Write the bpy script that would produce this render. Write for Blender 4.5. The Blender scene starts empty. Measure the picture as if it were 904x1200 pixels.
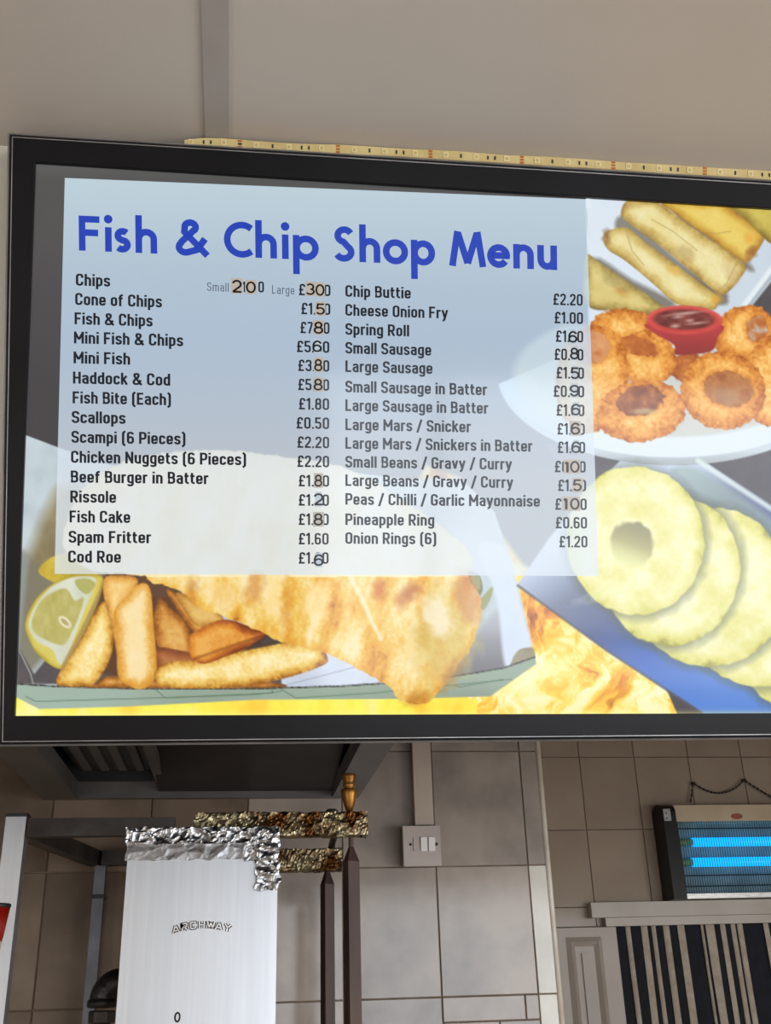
import bpy, bmesh, math, random
import numpy as np
from mathutils import Vector, Matrix
random.seed(7)
C = bpy.context.scene.collection
SC = bpy.context.scene

# ---------------------------------------------------------------- camera
F = 1210.0                                   # focal length in pixels of the 904x1200 frame
AX = np.array([[0.99053168, 0.03088625, 0.1337648],      # world X, Y (depth), Z (up) in camera axes
               [-0.13441341, 0.41641184, 0.89918531],    # (right, down, forward)
               [-0.02792878, -0.90865132, 0.41662065]])
CAM = np.array([0.0, 0.0, 1.6])
cd = bpy.data.cameras.new('camera'); cam = bpy.data.objects.new('camera', cd); C.objects.link(cam)
cd.sensor_fit = 'VERTICAL'; cd.sensor_height = 36.0; cd.lens = 36.0 * F / 1200.0
cd.clip_start = 0.05
M = Matrix([[AX[i][0], -AX[i][1], -AX[i][2], CAM[i]] for i in range(3)] + [[0, 0, 0, 1]])
cam.matrix_world = M
SC.camera = cam

# ---------------------------------------------------------------- world, lights, exposure
SC.view_settings.view_transform = 'Standard'
SC.view_settings.look = 'None'
SC.view_settings.gamma = 1.0
SC.view_settings.exposure = 0.0
SC.view_settings.use_curve_mapping = False
w = bpy.data.worlds.new('sky'); SC.world = w; w.use_nodes = True
bg = w.node_tree.nodes['Background']; bg.inputs[0].default_value = (.78, .86, 1, 1); bg.inputs[1].default_value = 0.5

def area(name, loc, rot, sx, sy, power, col):
    l = bpy.data.lights.new(name, 'AREA'); l.shape = 'RECTANGLE'; l.size = sx; l.size_y = sy
    l.energy = power; l.color = col
    o = bpy.data.objects.new(name, l); C.objects.link(o); o.location = loc; o.rotation_euler = rot
    return o
WIN = (0.22, 3.4, 0.5, 2.2)       # shop window opening behind the camera: x0, x1, z0, z1
FRONT_Y = -2.6
SIDE = (-2.4, 0.0)                   # invented side openings for fill light, from y to y
area('daylight', ((WIN[0]+WIN[1])/2, FRONT_Y-0.25, (WIN[2]+WIN[3])/2), (math.radians(90), 0, 0),
     WIN[1]-WIN[0], WIN[3]-WIN[2], 84, (.88, .94, 1.0))
for sx_ in (-1, 1):                  # fill lights added outside two invented side openings, to brighten the ceiling
    SD = SIDE if sx_ > 0 else (-2.4, -.9)
    area('side_fill_light', (-2.3 if sx_ < 0 else 3.8, SD[0]*.5+SD[1]*.5, 1.35), (math.radians(90), 0, math.radians(90)*sx_), SD[1]-SD[0], 1.6, 115 if sx_ > 0 else 52, (1.0, .96, .92))
area('kitchen_fill_light', (1.3, 3.0, 2.62), (0, 0, 0), .9, .12, 3.0, (1, .80, .62))  # added warm fill for the kitchen tiles, not a modelled lamp

# ---------------------------------------------------------------- geometry from the picture's rays
def ray(px, py):
    d = np.array([(px-452)/F, (py-600)/F, 1.0]); return AX @ d
def onY(px, py, Y):
    d = ray(px, py); return Vector(CAM + d*(Y/d[1]))
def onZ(px, py, z):
    d = ray(px, py); return Vector(CAM + d*((z-CAM[2])/d[2]))
Hc = np.array([9948., 190., F]); Hc /= np.linalg.norm(Hc)
Vc = np.array([-76., -9500., F]); Vc -= Hc*(Vc@Hc); Vc /= np.linalg.norm(Vc)
SH = AX @ Hc; SV = AX @ Vc; SN = np.cross(SH, SV)          # sign: right, up, towards the viewer
if SN @ ray(452, 520) > 0: SN = -SN
d0 = ray(452, 520); S0 = CAM + d0*1.32
def onS(px, py, off=0.0):
    """point on the plane of the sign's face, off metres in front of it"""
    d = ray(px, py); o = S0 + SN*off
    return Vector(CAM + d*(((o-CAM)@SN)/(d@SN)))
def onS_np(PX, PY, off):
    D = np.stack([(PX-452)/F, (PY-600)/F, np.ones_like(PX)], -1) @ AX.T
    o = S0 + SN*off
    return CAM + D*(((o-CAM)@SN)/(D@SN))[..., None]
SNV = Vector(SN); SHV = Vector(SH); SVV = Vector(SV)

# ---------------------------------------------------------------- materials
def lin(c):
    c = np.asarray(c, float)/255.0
    return np.where(c <= .04045, c/12.92, ((c+.055)/1.055)**2.4)
def mat(name, col, rough=.5, metal=0., col2=None, scale=8., stretch=(1, 1, 1), bump=0., bscale=40., emit=None, es=1., spec=.5, detail=4., contrast=(.35, .65), rnd=0., coords='Object', rough2=None):
    m = bpy.data.materials.new(name); m.use_nodes = True; nt = m.node_tree; N = nt.nodes; L = nt.links
    b = N['Principled BSDF']; c = tuple(lin(col))+(1,)
    b.inputs['Base Color'].default_value = c; b.inputs['Roughness'].default_value = rough
    b.inputs['Metallic'].default_value = metal; b.inputs['Specular IOR Level'].default_value = spec
    tc = N.new('ShaderNodeTexCoord'); mp = N.new('ShaderNodeMapping'); mp.inputs['Scale'].default_value = stretch
    L.new(tc.outputs[coords], mp.inputs[0])
    if rnd:
        oj = N.new('ShaderNodeObjectInfo'); mm = N.new('ShaderNodeMath'); mm.operation = 'MULTIPLY'; mm.inputs[1].default_value = 37.0
        L.new(oj.outputs['Random'], mm.inputs[0]); L.new(mm.outputs[0], mp.inputs['Location'])
    if col2 is not None:
        n = N.new('ShaderNodeTexNoise'); n.inputs['Scale'].default_value = scale; n.inputs['Detail'].default_value = detail
        L.new(mp.outputs[0], n.inputs['Vector'])
        r = N.new('ShaderNodeValToRGB'); r.color_ramp.elements[0].position = contrast[0]; r.color_ramp.elements[1].position = contrast[1]
        r.color_ramp.elements[0].color = c; r.color_ramp.elements[1].color = tuple(lin(col2))+(1,)
        L.new(n.outputs['Fac'], r.inputs[0]); out = r.outputs[0]
        if rough2 is not None:
            mr = N.new('ShaderNodeMapRange'); mr.inputs['From Min'].default_value = contrast[0]; mr.inputs['From Max'].default_value = contrast[1]
            mr.inputs['To Min'].default_value = rough; mr.inputs['To Max'].default_value = rough2
            L.new(n.outputs['Fac'], mr.inputs[0]); L.new(mr.outputs[0], b.inputs['Roughness'])
        if rnd:
            oi = N.new('ShaderNodeObjectInfo'); hv = N.new('ShaderNodeHueSaturation'); ma = N.new('ShaderNodeMapRange')
            ma.inputs['To Min'].default_value = 1-rnd; ma.inputs['To Max'].default_value = 1+rnd
            L.new(oi.outputs['Random'], ma.inputs[0]); L.new(ma.outputs[0], hv.inputs['Value']); L.new(out, hv.inputs['Color']); out = hv.outputs[0]
        L.new(out, b.inputs['Base Color'])
    if bump:
        n = N.new('ShaderNodeTexNoise'); n.inputs['Scale'].default_value = bscale; n.inputs['Detail'].default_value = 3
        L.new(mp.outputs[0], n.inputs['Vector'])
        bp = N.new('ShaderNodeBump'); bp.inputs['Strength'].default_value = bump; bp.inputs['Distance'].default_value = .01
        L.new(n.outputs['Fac'], bp.inputs['Height']); L.new(bp.outputs[0], b.inputs['Normal'])
    if emit is not None:
        b.inputs['Emission Color'].default_value = tuple(lin(emit))+(1,); b.inputs['Emission Strength'].default_value = es
    return m

# ---------------------------------------------------------------- mesh helpers
def link(name, me, m=None, parent=None, smooth=False):
    o = bpy.data.objects.new(name, me); C.objects.link(o)
    if m is not None: me.materials.clear(); me.materials.append(m)
    if smooth: me.polygons.foreach_set('use_smooth', [True]*len(me.polygons))
    if parent is not None: o.parent = parent; o.matrix_parent_inverse = parent.matrix_world.inverted() if parent.type != 'EMPTY' else Matrix.Translation(-parent.location)
    return o
def pyd(name, vs, fs, m, parent=None, smooth=False):
    me = bpy.data.meshes.new(name); me.from_pydata([tuple(v) for v in vs], [], fs); me.validate(); me.update()
    bm = bmesh.new(); bm.from_mesh(me); bmesh.ops.recalc_face_normals(bm, faces=bm.faces); bm.to_mesh(me); bm.free()
    return link(name, me, m, parent, smooth)
def bobj(name, bm, m, parent=None, smooth=False, bevel=0., seg=2):
    if bevel:
        bmesh.ops.bevel(bm, geom=[e for e in bm.edges if len(e.link_faces) == 2 and e.calc_face_angle(0) > .6], offset=bevel, segments=seg, profile=.6, affect='EDGES')
    bmesh.ops.recalc_face_normals(bm, faces=bm.faces)
    me = bpy.data.meshes.new(name); bm.to_mesh(me); bm.free()
    return link(name, me, m, parent, smooth)
BF = [(0, 3, 2, 1), (4, 5, 6, 7), (0, 1, 5, 4), (1, 2, 6, 5), (2, 3, 7, 6), (3, 0, 4, 7)]
def hexa(bm, pts):
    v = [bm.verts.new(p) for p in pts]
    for f in BF: bm.faces.new([v[i] for i in f])
def box(bm, x0, x1, y0, y1, z0, z1):
    hexa(bm, [(x0, y0, z0), (x1, y0, z0), (x1, y1, z0), (x0, y1, z0), (x0, y0, z1), (x1, y0, z1), (x1, y1, z1), (x0, y1, z1)])
def boxo(name, b, m, parent=None, bevel=0.):
    bm = bmesh.new(); box(bm, *b); return bobj(name, bm, m, parent, bevel=bevel)
def slabS(bm, q, back, front):
    """quad q of four pixel points (tl,tr,br,bl) on the sign, between two offsets from its face"""
    hexa(bm, [tuple(onS(*p, 0) + SNV*back) for p in q] + [tuple(onS(*p, 0) + SNV*front) for p in q])
def lathe(prof, n=24, base=(0, 0, 0), axis='Z'):
    bm = bmesh.new(); rings = []
    for r, z in prof:
        rings.append([bm.verts.new((base[0]+r*math.cos(2*math.pi*k/n), base[1]+r*math.sin(2*math.pi*k/n), base[2]+z)) for k in range(n)])
    for a, b in zip(rings, rings[1:]):
        for k in range(n): bm.faces.new([a[k], a[(k+1) % n], b[(k+1) % n], b[k]])
    bm.faces.new(rings[0][::-1]); bm.faces.new(rings[-1]); return bm
def tube(bm, pts, r, n=10, radii=None):
    pts = [Vector(p) for p in pts]; rings = []
    up = Vector((0.01, 1, .02)).normalized()
    for i, p in enumerate(pts):
        t = (pts[min(i+1, len(pts)-1)] - pts[max(i-1, 0)]).normalized()
        a = t.cross(up)
        if a.length < .1: a = t.cross(Vector((1, 0, 0)))
        a.normalize(); b = t.cross(a); rr = radii[i] if radii else r
        rings.append([bm.verts.new(p + a*rr*math.cos(2*math.pi*k/n) + b*rr*math.sin(2*math.pi*k/n)) for k in range(n)])
    for a, b in zip(rings, rings[1:]):
        for k in range(n): bm.faces.new([a[k], a[(k+1) % n], b[(k+1) % n], b[k]])
    bm.faces.new(rings[0][::-1]); bm.faces.new(rings[-1])
def empty(name, loc, label, cat, group=None):
    o = bpy.data.objects.new(name, None); C.objects.link(o); o.location = loc; o.empty_display_size = .05
    o['label'] = label; o['category'] = cat
    if group: o['group'] = group
    return o
def tag(o, label, cat, group=None):
    o['label'] = label; o['category'] = cat
    if group: o['group'] = group
    return o
def struct(o, label=None, cat=None):
    o['kind'] = 'structure'
    if label: o['label'] = label
    if cat: o['category'] = cat
    return o

# ---------------------------------------------------------------- the room
ceil_m = mat('ceiling_paint', (190, 182, 173), .55, col2=(182, 173, 163), scale=1.6, detail=6, bump=.05, bscale=14)
strip_m = mat('ceiling_strip_paint', (163, 156, 149), .5, col2=(153, 146, 139), scale=6)
wallp_m = mat('painted_wall', (188, 182, 172), .6, col2=(176, 168, 157), scale=3)
fascia_m = mat('fascia_paint', (196, 191, 182), .5, col2=(186, 180, 170), scale=2)
floor_m = mat('floor_vinyl', (176, 166, 154), .5, col2=(160, 150, 138), scale=5)
grout_m = mat('grout', (128, 112, 98), .9, col2=(96, 82, 70), scale=14)
FB = -0.052                                       # the fascia's face, behind the sign's face
zc_pt = onS(4, 171, FB); ZC = zc_pt.z            # ceiling height
CK = 2.62
cobj = boxo('ceiling', (-2.2, 3.7, FRONT_Y, 4.3, ZC, ZC+.12), ceil_m)
struct(cobj, 'beige painted board ceiling above the menu sign', 'ceiling')
struct(boxo('floor', (-2.2, 3.7, FRONT_Y-.5, 5.2, -.1, 0), floor_m), 'dark vinyl shop floor', 'floor')
def side_wall(name, x0, x1):
    bm = bmesh.new(); SIDE = globals()['SIDE'] if x0 > 0 else (-2.4, -.9)  # opening made to let in the added side fill light
    for b in ((FRONT_Y, SIDE[0], 0, ZC), (SIDE[1], 4.3, 0, ZC), (SIDE[0], SIDE[1], 0, .55), (SIDE[0], SIDE[1], 2.15, ZC)): box(bm, x0, x1, b[0], b[1], b[2], b[3])
    return bobj(name, bm, wallp_m)
struct(side_wall('wall_left', -2.2, -2.1), 'painted side wall left of the counter', 'wall')
struct(side_wall('wall_right', 3.6, 3.7), 'painted side wall right of the counter', 'wall')
bm = bmesh.new()
for b in ((-2.2, WIN[0], 0, ZC), (WIN[1], 3.7, 0, ZC), (WIN[0], WIN[1], 0, WIN[2]), (WIN[0], WIN[1], WIN[3], ZC)):
    box(bm, b[0], b[1], FRONT_Y-.12, FRONT_Y, b[2], b[3])
struct(bobj('wall_front', bm, wallp_m), 'street side wall with the shop window behind the viewer', 'wall')
# the shop window's own frame
white_m = mat('white_gloss_paint', (186, 178, 168), .35, col2=(176, 166, 154), scale=5)
wf = struct(boxo('window_1', (WIN[0], WIN[1], FRONT_Y-.07, FRONT_Y-.03, WIN[2], WIN[2]+.04), white_m), 'white framed shop window behind the viewer', 'window')
for b in ((WIN[0], WIN[0]+.04, WIN[2], WIN[3]), (WIN[1]-.04, WIN[1], WIN[2], WIN[3]), (WIN[0], WIN[1], WIN[3]-.04, WIN[3]), (.80, .86, WIN[2], WIN[3]), (WIN[0], WIN[1], .80, .84)):
    boxo('window_frame', (b[0], b[1], FRONT_Y-.07, FRONT_Y-.03, b[2], b[3]), white_m, wf)

# the leaning fascia the sign hangs on: from the ceiling down to just behind the sign's lower edge
top_c = onS(452, 180, FB); bot_c = onS(452, 850, FB)
def on_fascia(x, z, back=0.0):
    o = S0 + SN*(FB-back)
    y = o[1] - (SN[0]*(x-o[0]) + SN[2]*(z-o[2]))/SN[1]
    return (x, y, z)
zb = min(onS(1, 862, FB).z, onS(904, 858, FB).z) + .012
bm = bmesh.new()
hexa(bm, [on_fascia(-2.1, zb), on_fascia(3.6, zb), on_fascia(3.6, zb, .06), on_fascia(-2.1, zb, .06),
          on_fascia(-2.1, ZC), on_fascia(3.6, ZC), on_fascia(3.6, ZC, .06), on_fascia(-2.1, ZC, .06)])
struct(bobj('wall_fascia', bm, fascia_m), 'pale leaning fascia board behind the menu sign', 'wall')

# cover strip over the ceiling joint
a = onZ(235.4, 0, ZC); b = onZ(268.3, 0, ZC)
xl = (onZ(235.4, 0, ZC).x + onZ(240.9, 155, ZC).x)/2; xr = (onZ(268.3, 0, ZC).x + onZ(268.9, 155, ZC).x)/2
ye = onZ(255, 168, ZC).y
bm = bmesh.new(); box(bm, xl, xr, FRONT_Y+.02, ye+.02, ZC-.003, ZC)
struct(bobj('trim_1', bm, strip_m, bevel=.001), 'grey cover strip over the ceiling joint', 'trim')

# ---------------------------------------------------------------- tiled kitchen walls
YA, YB = 2.35, 3.70
tileA = mat('marbled_wall_tile', (163, 151, 141), .12, col2=(128, 120, 114), scale=8, detail=10, contrast=(.38, .72), rnd=.06, bump=.02, bscale=6, coords='Object')
tileB = mat('cream_wall_tile', (168, 152, 135), .14, col2=(160, 143, 126), scale=5, rnd=.03, bump=.03, bscale=7)
tileW = mat('white_wall_tile', (212, 208, 196), .12, col2=(196, 192, 182), scale=9, rnd=.04, bump=.02, bscale=6)
tileD = mat('dark_brown_wall_tile', (128, 112, 98), .16, col2=(92, 78, 66), scale=5, detail=8, rnd=.1, bump=.03, bscale=6)  # darker brown tile used at the left end of the wall
def tile_mesh(w_, h_, t=.0035, bev=.001):
    bm = bmesh.new(); box(bm, -w_/2, w_/2, -t, 0, -h_/2, h_/2)
    bmesh.ops.bevel(bm, geom=[e for e in bm.edges if all(abs(v.co.y+t) < 1e-6 for v in e.verts)], offset=bev, segments=1, affect='EDGES')
    me = bpy.data.meshes.new('tile'); bm.to_mesh(me); bm.free(); return me
tcache = {}
def tile(x0, x1, z0, z1, Y, m, parent, tilt=.002, g=.0026):
    x0 += g/2; x1 -= g/2; z0 += g/2; z1 -= g/2
    if x1-x0 < .008 or z1-z0 < .008: return
    k = (round(x1-x0, 3), round(z1-z0, 3), m.name)
    if k not in tcache: tcache[k] = tile_mesh(x1-x0, z1-z0); tcache[k].materials.append(m)
    o = bpy.data.objects.new('tile', tcache[k]); C.objects.link(o)
    o.location = ((x0+x1)/2, Y-random.uniform(0, .0007), (z0+z1)/2)
    o.rotation_euler = (random.uniform(-tilt, tilt), 0, random.uniform(-tilt, tilt))
    o.parent = parent
xa1 = onY(401.5, 1018, YA).x; xa2 = onY(511, 1018, YA).x; xa3 = onY(619, 1018, YA).x; xa4 = onY(643, 1018, YA).x
SA = (xa3-xa1)/2
za = [onY(520, 880.6, YA).z, onY(520, 1015.5, YA).z, onY(520, 1168.5, YA).z]
HA = (za[0]-za[2])/2
wa = struct(boxo('wall_back', (-2.1, xa4, YA, YA+.1, 0, ZC), grout_m), 'marbled tile wall behind the fryer', 'wall')
wr = struct(boxo('wall_return', (xa4-.1, xa4, YA+.1, YB, 0, ZC), wallp_m), 'end of the tiled wall running back', 'wall')
rows = [za[0]+HA, za[0], za[1], za[2], za[2]-HA]
for r in range(4):
    z1, z0 = rows[r], rows[r+1]
    for k in range(-7, 2):
        x0 = xa1 + k*SA
        if k == 1: x0 = xa2
        x1 = xa1+(k+1)*SA if k != 1 else xa3
        if k == 0: x1 = xa2
        if r == 3 and k == 1:
            tile(x0, x1-.03, z1-.048, z1, YA, tileA, wa); tile(x1-.03, x1, z1-.048, z1, YA, tileA, wa)
            tile(x0, x0+.12, z1-.12, z1-.048, YA, tileA, wa); tile(x0+.12, x1, z1-.12, z1-.048, YA, tileA, wa)
            tile(x0, x1, z0, z1-.12, YA, tileA, wa); continue
        tile(x0, x1, z0, z1, YA, tileD if k < -1 else tileA, wa)
    tile(xa3, xa4-.004, z0, z1, YA, tileW if r >= 2 else tileA, wa)
trim_m = mat('white_edge_trim', (205, 198, 186), .3, col2=(185, 172, 155), scale=20)
bm = bmesh.new(); tube(bm, [(xa4-.001, YA-.002, 1.0), (xa4-.001, YA-.002, ZC-.01)], .0065, 10)
struct(bobj('trim_2', bm, trim_m, smooth=True), 'white plastic corner trim on the edge of the marbled tiles', 'trim')

xb1 = onY(687.5, 973, YB).x; xb2 = onY(753.5, 973, YB).x; SB = xb2-xb1
zb_ = [onY(740, 887.6, YB).z, onY(740, 973, YB).z, onY(740, 1062, YB).z]; HB = (zb_[0]-zb_[2])/2
door_top = onY(800, 1083, YB).z
cx0 = onY(719, 1085, YB).x
bm = bmesh.new()
box(bm, xa4-.1, cx0, YB, YB+.12, 0, ZC); box(bm, cx0, 3.6, YB, YB+.12, door_top, ZC)
wb = struct(bobj('wall_rear', bm, grout_m), 'cream tile wall above the curtained doorway', 'wall')
for r in range(-1, 3):
    z1 = zb_[0]-r*HB
    for k in range(-3, 9):
        x0 = xb1+(k-1)*SB; x1 = x0+SB
        if x1 < xa4-.05: continue
        z0 = z1-HB
        if r == 2: z0 = max(z0, onY(760, 1074, YB-.05).z-.027)
        tile(max(x0, xa4-.09), min(x1, 2.79), z0, z1, YB, tileB, wb, tilt=.0015, g=.003)
struct(boxo('wall_corridor', (-.2, 3.7, 5.0, 5.1, 0, ZC), mat('unlit_corridor_dark', (46, 42, 40), .8)), 'corridor wall coloured dark for the unlit room behind the strip curtain', 'wall')  # dark colour stands in for the unlit space behind the curtain

# header rail over the doorway
hx0 = onY(691, 1062, YB-.03).x
ht = onY(760, 1056.5, YB-.05).z; hb = onY(760, 1074, YB-.05).z
bm = bmesh.new(); box(bm, hx0, 2.79, YB-.05, YB-.008, hb, ht)
h = struct(bobj('trim_3', bm, white_m, bevel=.004), 'white header rail above the strip curtain', 'trim')
boxo('rail_lip', (hx0+.05, 2.79, YB-.04, YB-.008, hb-.028, hb-.001), white_m, h)

# panelled white door standing left of the curtain
dm = mat('white_door_paint', (176, 165, 155), .4, col2=(168, 156, 145), scale=4)
dx0 = onY(655, 1085, YB-.02).x; dx1 = cx0-.004; dz1 = hb-.03
d = struct(boxo('door_1', (xa4+.0, dx1, YB-.035, YB-.001, .3, dz1), dm, bevel=.002), 'white panelled door left of the striped curtain', 'door')
def frame_ring(x0, x1, z0, z1, wd, Y, proud, m, parent, name):
    bm = bmesh.new()
    o = [(x0, z0), (x1, z0), (x1, z1), (x0, z1)]; i_ = [(x0+wd, z0+wd), (x1-wd, z0+wd), (x1-wd, z1-wd), (x0+wd, z1-wd)]
    mid = [((p[0]+q[0])/2, (p[1]+q[1])/2) for p, q in zip(o, i_)]
    V = [[bm.verts.new((p[0], y, p[1])) for p in ring] for ring, y in ((o, Y), (mid, Y-proud), (i_, Y+.0015))]
    for a_, b_ in zip(V, V[1:]):
        for k in range(4): bm.faces.new([a_[k], a_[(k+1) % 4], b_[(k+1) % 4], b_[k]])
    return bobj(name, bm, m, parent)
px0 = onY(664, 1110, YB-.035).x; px1 = onY(706, 1110, YB-.035).x; pz1 = onY(690, 1098, YB-.035).z
frame_ring(px0, px1, pz1-.45, pz1, .03, YB-.036, .012, dm, d, 'panel_moulding')
boxo('door_panel', (px0+.05, px1-.05, YB-.042, YB-.034, pz1-.40, pz1-.05), dm, d, bevel=.003)

# ---------------------------------------------------------------- strip curtain
navy = mat('navy_fabric', (20, 23, 36), .85, col2=(14, 16, 26), scale=30)
cream = mat('cream_fabric', (188, 176, 160), .8, col2=(170, 156, 138), scale=30)
cur = empty('strip_curtain', (1.9, YB+.03, 1.2), 'navy and cream striped strip curtain hanging in the doorway', 'curtain')
stops = [(318, 362, 0), (362, 376, 1), (376, 420, 0), (420, 440, 1), (440, 458, 0), (458, 470, 1), (470, 503, 0), (503, 522, 1), (524, 556, 0), (556, 578, 1), (578, 642, 0), (642, 648, 1),
         (648, 662, 0), (662, 690, 1), (690, 716, 0), (716, 731, 1), (731, 755, 0), (755, 768, 1), (768, 780, 0), (780, 796, 1), (796, 878, 0), (878, 893, 1), (893, 930, 0), (930, 950, 1), (950, 990, 0)]
ys = YB+.02
for i, (s0, s1, c_) in enumerate(stops):
    p0 = onY(620+s0/3.183, 1085, ys).x; p1 = onY(620+s1/3.183, 1085, ys).x
    bm = bmesh.new(); vs = []
    lean = random.uniform(-.012, .012) if i not in (0,) else 0
    yo = ys + (0.0 if c_ else .004) + random.uniform(-.001, .001)
    if p1-p0 > .05: yo += .003
    n = 5; cols = []
    ztop = hb-.02; zbt = .9
    for j in range(7):
        z = ztop + (zbt-ztop)*j/6
        row = []
        for k in range(n):
            u = k/(n-1); x = p0-.002 + (p1-p0+.004)*u + lean*(j/6)**1.3*1.5
            row.append((x, yo - .004*math.sin(u*math.pi)*(1 if i % 3 else .4) + .002*math.sin(j+i), z))
        cols.append(row)
    fr = [[bm.verts.new(p) for p in row] for row in cols]; bk = [[bm.verts.new((p[0], p[1]+.0015, p[2])) for p in row] for row in cols]
    for j in range(6):
        for k in range(n-1):
            bm.faces.new([fr[j][k], fr[j][k+1], fr[j+1][k+1], fr[j+1][k]]); bm.faces.new([bk[j][k], bk[j+1][k], bk[j+1][k+1], bk[j][k+1]])
        bm.faces.new([fr[j][0], fr[j+1][0], bk[j+1][0], bk[j][0]]); bm.faces.new([fr[j][-1], bk[j][-1], bk[j+1][-1], fr[j+1][-1]])
    for k in range(n-1):
        bm.faces.new([fr[0][k], bk[0][k], bk[0][k+1], fr[0][k+1]]); bm.faces.new([fr[6][k], fr[6][k+1], bk[6][k+1], bk[6][k]])
    st = bobj('strip', bm, cream if c_ else navy, cur, smooth=False)
    st['label'] = 'cream fabric strip' if c_ else 'navy fabric strip'

# ---------------------------------------------------------------- insect killer on the rear wall
zk = empty('insect_killer', tuple(onY(800, 1050, YB-.05)), 'electric insect killer with two glowing blue tubes on the cream tiles', 'fly zapper')
blackp = mat('black_plastic', (12, 11, 12), .4, col2=(20, 18, 18), scale=20, spec=.3)
cream_metal = mat('cream_enamel', (205, 188, 160), .4, col2=(188, 168, 140), scale=6)
alu = mat('aluminium', (190, 190, 188), .3, .9, col2=(160, 160, 158), scale=40, stretch=(1, 1, 10))
glowm = mat('blue_tube_glow', (30, 90, 140), .3, emit=(18, 172, 255), es=1.5)
teal = mat('catch_grid_back', (120, 150, 152), .5, col2=(96, 126, 130), scale=12)
wire_m = mat('dark_wire', (36, 46, 48), .5, .6)
YK = YB-.11
def K(px, py, Y=YK): return onY(px, py, Y)
xk0 = K(776, 945).x; xk1 = K(791, 945).x; xkR = K(1010, 990).x
zkt = K(782, 941).z; zkb = K(790, 1054).z
bm = bmesh.new(); n = 10; r_ = (xk1-xk0)/2
prof = []
for i in range(n+1):
    a_ = math.pi*i/n; prof.append((.05-.05*math.cos(a_)-.0, zkt-.03+.03*math.sin(a_)))
prof = [(0, zkb)] + [(p[0], p[1]) for p in prof] + [(.10, zkb)]
fa = [bm.verts.new((xk0, YK+p[0], p[1])) for p in prof]; fb = [bm.verts.new((xk1, YK+p[0], p[1])) for p in prof]
bm.faces.new(fa); bm.faces.new(fb[::-1])
for i in range(len(prof)): j = (i+1) % len(prof); bm.faces.new([fa[i], fb[i], fb[j], fa[j]])
bobj('end_cap', bm, blackp, zk, bevel=.006)
b2 = bmesh.new(); box(b2, xkR, xkR+(xk1-xk0), YK, YK+.1, zkb, zkt); bobj('end_cap', b2, blackp, zk, bevel=.006)
pl = boxo('end_plate', (xk0+.001, xk0+.027, YK-.004, YK, K(782, 962).z, K(782, 948).z), alu, zk, bevel=.001)
for q in (953, 959):
    p = K(779, q, YK-.005); bm = lathe([(.0025, 0), (.0025, .002)], 8); bmesh.ops.rotate(bm, verts=bm.verts, matrix=Matrix.Rotation(math.pi/2, 3, 'X')); bmesh.ops.translate(bm, verts=bm.verts, vec=(xk0+.011, YK-.0035, p.z)); bobj('screw', bm, blackp, pl)
zh0 = K(820, 962).z
bm = bmesh.new(); box(bm, xk1, xkR, YK+.012, YK+.1, zh0, zkt-.006); bobj('housing', bm, cream_metal, zk, bevel=.008)
em = lathe([(.022, 0), (.022, .002)], 20); bmesh.ops.rotate(em, verts=em.verts, matrix=Matrix.Rotation(math.pi/2, 3, 'X')); bmesh.ops.scale(em, verts=em.verts, vec=(1, 1, .45))
pe = K(864, 956.5, YK+.01); bmesh.ops.translate(em, verts=em.verts, vec=(pe.x, YK+.0125, pe.z)); bobj('badge', em, mat('red_badge', (150, 80, 66), .4), zk)
boxo('back_plate', (xk1, xkR, YK+.08, YK+.1, zkb+.02, zh0), teal, zk)
zt0 = K(820, 1047).z
boxo('tray', (xk1, xkR, YK+.004, YK+.1, zkb+.002, zt0), alu, zk, bevel=.003)
for yy in (987, 1010.5):
    p = K(820, yy, YK+.04); bm = bmesh.new(); xs = K(811.5, yy, YK+.04).x
    tube(bm, [(xs, YK+.04, p.z), (xkR-.01, YK+.04, p.z)], .0155, 14); t_ = bobj('blue_tube', bm, glowm, zk, smooth=True); t_['label'] = 'glowing blue lamp tube'
    bm = bmesh.new(); tube(bm, [(xk1, YK+.04, p.z), (xs, YK+.04, p.z)], .012, 12); bobj('lamp_holder', bm, mat('lamp_end', (120, 160, 120), .4), zk, smooth=True)
bm = bmesh.new(); xx = xk1+.006
while xx < xkR:
    box(bm, xx, xx+.0012, YK+.012, YK+.0135, zt0, zh0); xx += .009
g = bobj('wire_grille', bm, wire_m, zk); g['kind'] = 'stuff'
for yy in (971, 1026, 1038.5):
    p = K(820, yy, YK+.01); bm = bmesh.new(); tube(bm, [(xk1, YK+.009, p.z), (xkR, YK+.009, p.z)], .0022, 6); bobj('guard_rod', bm, wire_m, zk)
ch_m = mat('dark_chain', (52, 46, 42), .5, .5)
zc_ = lambda px, py: onY(px, py, YB-.022)
pts = []
A_, B_ = zc_(813, 917.5), zc_(872.5, 914)
def sag(P, Q, s, n=14): return [P.lerp(Q, i/n) + Vector((0, 0, -s*4*(i/n)*(1-i/n))) for i in range(n+1)]
bm = bmesh.new()
pts = sag(zc_(809.5, 941), A_, 0, 4) + sag(A_, B_, .042)[1:] + sag(B_, zc_(935, 948), .008)[1:]
L_ = 0; lk = []
for p, q in zip(pts, pts[1:]):
    n_ = max(1, int((q-p).length/.011))
    for i in range(n_): lk.append((p.lerp(q, i/n_), p.lerp(q, (i+1)/n_)))
for i, (p, q) in enumerate(lk):
    tube(bm, [p, p.lerp(q, .5), q], .003, 6, radii=[.0018, .0042, .0018])
chain = bobj('hanging_chain', bm, ch_m); tag(chain, 'dark thin chain sagging between two hooks above the insect killer', 'chain')
for p in (A_, B_):
    bm = bmesh.new(); tube(bm, [p+Vector((0, .014, 0)), p+Vector((0, -.006, 0))], .005, 8); bobj('hook', bm, ch_m, chain)

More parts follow.
